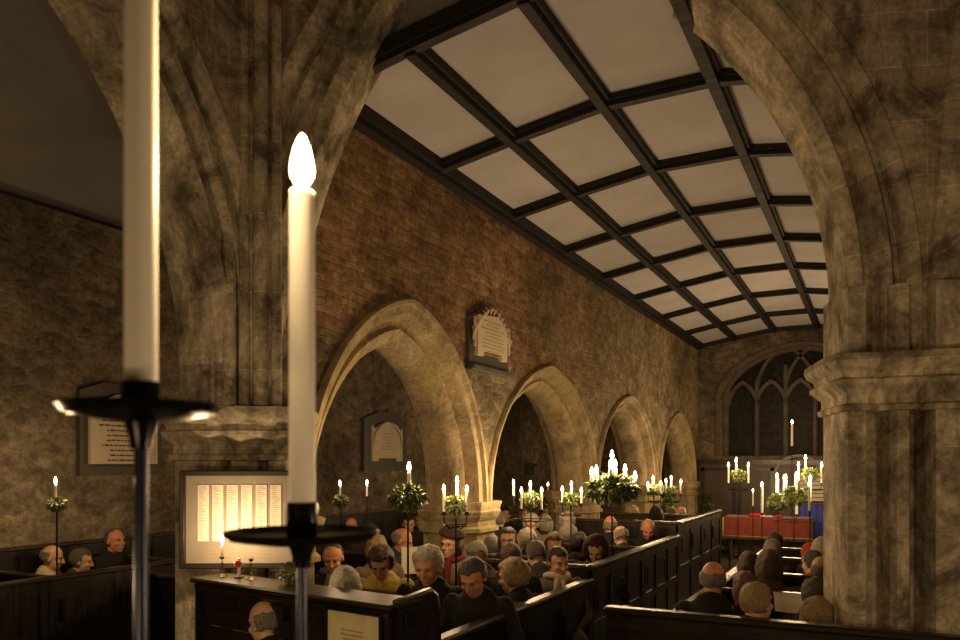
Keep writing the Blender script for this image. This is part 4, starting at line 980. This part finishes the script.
def hair_f(style):
    def f(d):
        n = noise.noise(d*3+Vector((len(style), 0, 0))); n2 = noise.noise(Vector((d.x*14, d.y*14, d.z*4)))
        cx, cy, cz = .0, -.010, .022
        rx, ry, rz = .084, .104, .101
        face = d.y > .25 and d.z < .50+.10*n     # face window
        if style == 'bald':
            ins = (d.z > .38) or d.z < -.62 or (d.y > .05); g = 1
        elif style == 'receding':
            ins = (d.y > .05 and d.z < .72) or d.z < -.75 or (d.y > .35); g = 1
        elif style == 'short':
            ins = face or d.z < -.72 or (d.y > .1 and d.z < -.25); g = 1.02
        elif style == 'curly':
            ins = face or d.z < -.85; g = 1.13+.10*n2; rx *= 1.05
        elif style == 'bob':
            ins = (d.y > .30 and d.z < .52); g = 1.08+(.12 if d.z < 0 else 0)+.05*n; rz = .105 if d.z > 0 else .150
        else:
            ins = (d.y > .28 and d.z < .52); g = 1.07+(.15 if d.z < 0 else 0)+.05*n; rz = .104 if d.z > 0 else .24
        k = .80 if ins else g+.04*n2+.03*n
        if ins and style in ('bob', 'long') and d.z < -.5: k = .55
        k *= 1+(0 if ins else .05*noise.noise(d*6+Vector((3, 1, 2)))+.03*noise.noise(Vector((d.x*9, d.y*9, d.z*3))))
        return Vector((d.x*rx*k+cx, d.y*ry*k+cy, d.z*rz*k+cz))
    return f
HAIR = {s_: radial('hair', hair_f(s_)) for s_ in ('bald', 'receding', 'short', 'curly', 'bob', 'long')}
HAIR['beret'] = radial('beret', lambda d: Vector((d.x*.115*(1+.05*noise.noise(d*5)), d.y*.12-.015, max(d.z, -.35)*.062+.095+.02*d.x)))
HAIR['beanie'] = radial('knitted_hat', lambda d: Vector((d.x*.092, d.y*.112-.012, (d.z*.118 if d.z > -.05 else max(d.z, -.25)*.06)+.035)) * (1.0+.015*math.sin(d.z*40)))
HAIR['hood'] = radial('hood', lambda d: (Vector((d.x*.125, d.y*.135-.025, d.z*.15-.005))*(1+.05*noise.noise(d*4)) if not (d.y > .45 and abs(d.x) < .75 and -.75 < d.z < .62) else Vector((d.x*.07, d.y*.05-.01, d.z*.1))))
def fabric(name, c_, rough=.9, sheen=0): return simple(name, c_, rough, noise_amt=.22, nscale=30, bump=.25, sheen=sheen)
FB = {'black': fabric('black_wool', (.012, .011, .011)), 'navy': fabric('navy_wool', (.016, .018, .032)), 'brown': fabric('brown_tweed', (.085, .052, .03)), 'tan': fabric('tan_wool', (.20, .135, .085)),
      'yellow': fabric('mustard_coat', (.70, .52, .14)), 'grey': fabric('grey_wool', (.16, .14, .115)), 'maroon': fabric('maroon_wool', (.03, .007, .008)), 'red': fabric('red_wool', (.15, .018, .012)),
      'orange': fabric('orange_red_wool', (.50, .06, .015)), 'cream': fabric('cream_wool', (.62, .50, .36)), 'fur': fabric('dark_fur', (.075, .042, .022)), 'olive': fabric('olive_grey_tweed', (.13, .11, .07)), 'charcoal': fabric('charcoal_wool', (.035, .032, .03))}
def hairm(name, c_):
    t = NT(name); co = t.N('ShaderNodeTexCoord').outputs['Object']; mp = t.N('ShaderNodeMapping'); mp.inputs['Scale'].default_value = (9, 3, 3); t.L(co, mp.inputs[0])
    n = t.noise(mp.outputs[0], 22, 4, .7, 1.5); t.L(t.ramp(n, [(.35, tuple(x*.3 for x in c_)), (.65, tuple(min(1, x*1.5) for x in c_))]), t.b.inputs['Base Color'])
    t.b.inputs['Roughness'].default_value = .5; t.bump(n, .9, .015); return t.m
HM = {'white': hairm('white_hair', (.62, .55, .42)), 'grey': hairm('grey_hair', (.27, .23, .18)), 'darkgrey': hairm('dark_grey_hair', (.12, .10, .08)), 'blond': hairm('blond_hair', (.42, .30, .14)), 'brown': hairm('brown_hair', (.10, .055, .025)), 'dark': hairm('dark_hair', (.025, .016, .010)), 'auburn': hairm('auburn_hair', (.16, .06, .025))}
SK = {k: simple(k+'_skin', c_, .5, sss=.008, noise_amt=.06) for k, c_ in (('pale', (.62, .38, .24)), ('ruddy', (.60, .27, .15)), ('warm', (.52, .30, .17)))}
for k_ in SK: SK[k_].node_tree.nodes['Principled BSDF'].inputs['Subsurface Weight'].default_value = .25
M['eye'] = simple('eye', (.07, .045, .03), .3); M['trouser'] = fabric('trousers_wool', (.02, .019, .02)); M['shoe'] = simple('shoe_leather', (.012, .01, .009), .3)
for key, a in {'up': (R(2), 0, 0, 'lap'), 'read': (R(6), 0, R(-22), 'read'), 'down': (R(12), 0, R(-33), 'lap'), 'left': (R(3), R(42), R(-4), 'down'), 'right': (R(3), R(-42), R(-4), 'down'), 'slight': (R(5), R(14), R(-14), 'lap')}.items(): make_pose(key, *a)
def setm(o, m_):
    o.material_slots[0].link = 'OBJECT'; o.material_slots[0].material = m_; return o
def eye_mesh():
    bm = bmesh.new()
    for q in (-1, 1): ell(bm, (q*.031, .0815, .012), (.013, .008, .0055), None, 2)
    me = bpy.data.meshes.new('eyes'); bm.to_mesh(me); bm.free(); me.materials.append(M['eye']); return me
EYE = eye_mesh()
def glasses_mesh():
    mb = MB()
    for q in (-1, 1):
        mb.tube([(q*.031+.021*math.cos(a*PI/6), .101, .010+.016*math.sin(a*PI/6)) for a in range(13)], .0018, 5, cap=False); mb.tube([(q*.052, .10, .014), (q*.078, .03, .012), (q*.08, -.01, .006)], .0016, 5)
    mb.tube([(-.010, .102, .012), (.010, .102, .012)], .0016, 5); return mb.mesh('glasses', M['iron'])
GLS = glasses_mesh()
def scarf_mesh(T, H):
    mb = MB(); c_ = T((0, .0, 1.055)); n = 20
    mb.tube([tuple(c_+Vector((.088*math.cos(2*PI*k/n), .085*math.sin(2*PI*k/n)+.01, .012*math.sin(4*PI*k/n)))) for k in range(n+1)], .027, 8, cap=False)
    for q in (-1, 1): mb.tube([tuple(c_+Vector((q*.02, .095, -.01))), tuple(T((q*.032, .145, .95))), tuple(T((q*.036, .135, .80)))], [.024, .028, .024], 8)
    me = mb.mesh('scarf', M['paper']); me.materials.clear(); me.materials.append(None); smooth_angle(me, 70); return me
SCF = {}
NP = [0]
def person(px, py, Zh, face, pose, hair, hc, coat, label, skin='pale', extra='', sc=1.0, hat=None, dx=0, dy=0):
    p = onZ(px, py, Zh); B_, CO, LG, SH, H, T, J = POSES[pose]
    hv = H.to_translation()*sc; a = R(face); off = Vector((hv.x*math.cos(a)-hv.y*math.sin(a), hv.x*math.sin(a)+hv.y*math.cos(a), 0))
    base = Vector((p.x-off.x+dx, p.y-off.y+dy, Zh-hv.z))
    t = thing('person', label, 'person', base, a); t.scale = (sc, sc, sc)
    setm(link('body', B_, t), SK[skin]); setm(link('coat', CO, t), FB[coat]); setm(link('trousers', LG, t), M['trouser']); setm(link('shoes', SH, t), M['shoe'])
    kids = []
    if hair: kids.append(setm(link('hair', HAIR[hair], t), HM[hc]))
    if hat: kids.append(setm(link('hat' if hat[0] != 'hood' else 'hood', HAIR[hat[0]], t), FB[hat[1]]))
    kids.append(link('eyes', EYE, t))
    if 'G' in extra: kids.append(link('glasses', GLS, t))
    for o in kids: o.matrix_local = H.copy()
    if 's:' in extra:
        if pose not in SCF: SCF[pose] = scarf_mesh(T, H)
        setm(link('scarf', SCF[pose], t), FB[extra.split('s:')[1]])
    NP[0] += 1
    return t, base, a
FC = 207     # facing the camera
Pn = person
# --- near left pews
Pn(265, 623, 1.292, 70, 'slight', 'bald', 'grey', 'black', 'balding man seen from behind at the bottom, in front of the notice screen')
Pn(333, 558, 1.403, 210, 'read', 'receding', 'darkgrey', 'black', 'ruddy man in dark suit looking down, right of the large candle', 'ruddy', 's:grey')
Pn(345, 588, 1.415, 35, 'up', 'bob', 'white', 'black', 'white-haired person whose crown just shows above the notice screen', sc=1.0)
Pn(381, 563, 1.394, 203, 'down', 'curly', 'brown', 'yellow', 'woman in mustard yellow coat looking down, behind the notice screen', 'warm', sc=1.04)
Pn(428, 566, 1.461, 190, 'read', 'curly', 'white', 'black', 'white-haired man in dark coat reading, facing us above the wing panel', 'ruddy', sc=1.06)
Pn(376, 549, 1.418, 60, 'up', 'bob', 'blond', 'tan', 'light brown-haired person seen from behind the woman in yellow', 'warm')
p_ = Pn(402, 541, 1.420, 290, 'read', 'bald', 'grey', 'charcoal', 'bald man in profile facing right, holding a white sheet', 'ruddy')
Pn(351, 527, 1.341, 200, 'up', 'bald', 'dark', 'black', 'bald man facing us far back, above the seats left of the arch', 'ruddy')
Pn(370, 532, 1.338, 30, 'up', 'short', 'dark', 'black', 'dark-haired person from behind, far back in the aisle seats', 'warm')
Pn(409, 524, 1.360, 200, 'slight', 'short', 'dark', 'black', 'dark-haired person far back, leftmost of three under the greenery')
Pn(420, 521, 1.277, 200, 'up', 'short', 'grey', 'black', 'grey-haired person far back, middle of three under the greenery')
Pn(430, 520, 1.350, 210, 'up', 'receding', 'brown', 'charcoal', 'reddish-faced person far back, rightmost of three under the greenery', 'ruddy')
Pn(451, 545, 1.442, 175, 'up', 'bob', 'dark', 'tan', 'woman in dark red beret, glasses and tan coat with red scarf', 'warm', 'G s:red', hat=('beret', 'maroon'))
Pn(477, 556, 1.393, 180, 'down', 'short', 'grey', 'brown', 'grey-haired man in brown looking down beside the beret woman', 'ruddy')
Pn(473, 577, 1.429, 185, 'down', 'short', 'darkgrey', 'black', 'grey-haired man bent low over the nearest aisle pew', 'ruddy', sc=1.04)
Pn(513, 577, 1.342, 75, 'slight', 'curly', 'blond', 'black', 'curly blond-haired woman in black seen from behind, nearest the aisle', sc=1.04)
Pn(492, 547, 1.336, 25, 'up', 'short', 'grey', 'black', 'grey-haired man in black from behind, beside the long-haired woman')
Pn(508, 541, 1.421, 200, 'up', 'long', 'brown', 'black', 'woman with long brown hair and glasses facing us', 'pale', 'G')
Pn(527, 541, 1.353, 45, 'slight', 'curly', 'white', 'black', 'person with curly white hair from behind, right of the long-haired woman')
Pn(511, 558, 1.413, 20, 'up', 'short', 'brown', 'black', 'dark brown-haired person from behind, above the curly blond woman')
Pn(536, 555, 1.378, 50, 'down', 'short', 'darkgrey', 'charcoal', 'dark grey-haired person from behind, left of the cream scarf woman')
Pn(558, 562, 1.360, 216, 'slight', 'short', 'dark', 'olive', 'dark-haired woman in grey coat with long cream scarf by the aisle', 'warm', 's:cream', sc=1.02)
Pn(554, 546, 1.366, 200, 'slight', 'bob', 'brown', 'black', 'brown-haired woman facing us behind the cream scarf woman', 'ruddy')
Pn(531, 524, 1.425, 205, 'read', 'curly', 'white', 'grey', 'white-haired woman looking down under the four-armed stand')
Pn(545, 524, 1.356, 35, 'slight', 'bob', 'white', 'red', 'person with white bobbed hair and red coat')
Pn(499, 520, 1.445, 5, 'up', 'receding', 'grey', 'charcoal', 'grey-haired person from behind, far back left of the dark-haired face')
Pn(506, 515, 1.400, 205, 'right', 'short', 'dark', 'black', 'dark-haired man turned sideways under the second arch', 'warm')
Pn(523, 515, 1.319, 200, 'up', 'short', 'brown', 'brown', 'brown-haired person facing us far back under the four-armed stand', 'ruddy')
Pn(545, 513, 1.380, 185, 'up', 'bob', 'brown', 'maroon', 'dark-clad person at the very back under the second arch', 'ruddy')
Pn(567, 522, 1.436, 205, 'down', 'curly', 'white', 'grey', 'white-haired person bowed below the ring of the small stand')
Pn(568, 535, 1.369, 25, 'up', 'curly', 'grey', 'brown', 'fluffy grey-brown-haired person from behind under the small stand')
Pn(580, 546, 1.306, 275, 'left', 'receding', 'dark', 'navy', 'balding dark-haired man in navy jacket leaning over the aisle side', 'warm', sc=1.08)
Pn(596, 550, 1.344, 190, 'down', None, 'dark', 'maroon', 'woman in dark maroon hood looking down beside the navy jacket', 'warm', hat=('hood', 'maroon'))
Pn(610, 526, 1.420, 30, 'up', 'bald', 'grey', 'black', 'bald man from behind at the foot of the great wreath stand', 'ruddy')
Pn(621, 537, 1.359, 40, 'down', 'bald', 'grey', 'black', 'stooping bald man from behind, below the two bald men')
Pn(636, 529, 1.327, 35, 'up', 'bald', 'grey', 'black', 'bald man from behind, left of the two side by side', 'ruddy')
Pn(648, 529, 1.389, 200, 'down', 'bald', 'grey', 'black', 'pink-headed bald man looking down, right of the two side by side', 'ruddy')
Pn(632, 514, 1.422, 20, 'up', 'curly', 'blond', 'black', 'fair-haired person far back, just right of the great wreath')
Pn(656, 516, 1.460, 15, 'up', 'bob', 'dark', 'black', 'dark-haired person far back in the tall pews')
Pn(671, 516, 1.411, 35, 'up', 'short', 'brown', 'brown', 'brown-haired person far back in the tall pews')
Pn(681, 514, 1.397, 210, 'up', 'receding', 'grey', 'charcoal', 'pale-faced person farthest right in the tall pews', 'ruddy')
# --- left aisle
Pn(52, 558, 1.260, 300, 'slight', 'bald', 'grey', 'cream', 'balding person with pale collar under the lone candle at far left')
Pn(81, 561, 1.220, 300, 'slight', 'short', 'darkgrey', 'charcoal', 'grey-haired person facing right at the left aisle pew')
Pn(115, 541, 1.380, 275, 'up', 'receding', 'darkgrey', 'black', 'ruddy man in black facing right below the wall tablet', 'ruddy', sc=1.03)
# --- right pews
Pn(713, 580, 1.373, 5, 'up', 'bald', 'grey', 'black', 'balding man in black from behind, leftmost in the right pews', 'ruddy', sc=1.03)
Pn(745, 589, 1.225, 25, 'slight', 'long', 'auburn', 'black', 'auburn long-haired woman from behind in the right pews')
Pn(757, 603, 1.302, -30, 'up', 'short', 'blond', 'black', 'short fair-haired person nearest us in the right pews, back view', sc=1.06)
Pn(749, 566, 1.249, 5, 'up', 'bob', 'brown', 'brown', 'brown-haired person in brown left of the fur-coated figure')
Pn(769, 567, 1.327, 10, 'up', 'bob', 'brown', 'fur', 'figure in large brown fur coat from behind in the right pews', sc=1.08)
Pn(772, 551, 1.275, 340, 'left', 'short', 'grey', 'black', 'grey-haired person turning left, above the fur coat', 'warm')
Pn(775, 543, 1.279, 0, 'up', 'short', 'brown', 'black', 'farthest brown-haired person below the altar cloth')
Pn(810, 556, 1.153, -5, 'up', None, 'dark', 'grey', 'person in bright red knitted hat by the pier', hat=('beanie', 'orange'))
Pn(812, 563, 1.233, 35, 'slight', 'short', 'darkgrey', 'orange', 'dark grey-haired person in orange-red, below the red hat')
Pn(823, 550, 1.300, -30, 'up', 'bob', 'white', 'grey', 'white-haired person half hidden by the pier, farthest back')
Pn(821, 571, 1.277, 15, 'up', 'bald', 'grey', 'charcoal', 'bald-crowned person half hidden by the pier', 'ruddy')
Pn(818, 596, 1.241, -25, 'up', 'curly', 'darkgrey', 'charcoal', 'dark curly-haired person in front of the pier edge, right pews')
Pn(817, 618, 1.19, -5, 'up', 'curly', 'blond', 'cream', 'fair-haired person lowest beside the pier foot, mostly hidden by the pew rail', dy=.02)
# white sheet in the profile man's hands, and a service sheet in the right pews
def sheet(p, rz, tilt, label, w_=.15, h_=.21):
    mb = MB(); n = 6
    for k in range(n):
        f = lambda q: (-w_/2+w_*q/n, .012*math.cos(PI*(q/n-.5)), )
        (x0, y0), (x1, y1) = f(k), f(k+1)
        mb.face([(x0, y0, -h_/2), (x1, y1, -h_/2), (x1, y1, h_/2), (x0, y0, h_/2)]); mb.face([(x0, y0+.002, -h_/2), (x0, y0+.002, h_/2), (x1, y1+.002, h_/2), (x1, y1+.002, -h_/2)])
    o = mb.build('service_sheet', M['paper'], None, smooth=60); o.location = p; o.rotation_euler = (tilt, 0, rz); return tag(o, label, 'paper')
q = onZ(412, 560, 1.27); sheet((q.x, q.y, 1.27), R(35), R(-18), 'white service sheet held by the bald man in profile', .19, .25)
q = onZ(791, 607, 1.16); sheet((q.x, q.y+.1, 1.18), R(10), R(-62), 'white service sheet held low in the nearest right pew', .24, .22)
# --- unseen hoop stands of candles, added around the viewpoint to light piers and candles
for x, y, lb_ in ((.75, 1.6, 'right'), (-2.9, 1.1, 'left'), (1.5, 2.6, 'far right'), (-.55, -.45, 'rear')):
    stand((x, y, 0), 1.45, 'iron hoop stand of candles added out of view in the west end, '+lb_, [(a, .16, 0, .22, w_+' of the %s hoop stand' % lb_) for a, w_ in ((30, 'east'), (150, 'north'), (270, 'south'))], None, 'lit candle on the %s added out of view in the west end', 'added west end stands', WEST_W*{'left': .9, 'rear': .38}.get(lb_, .8), .0115, .03, .16)
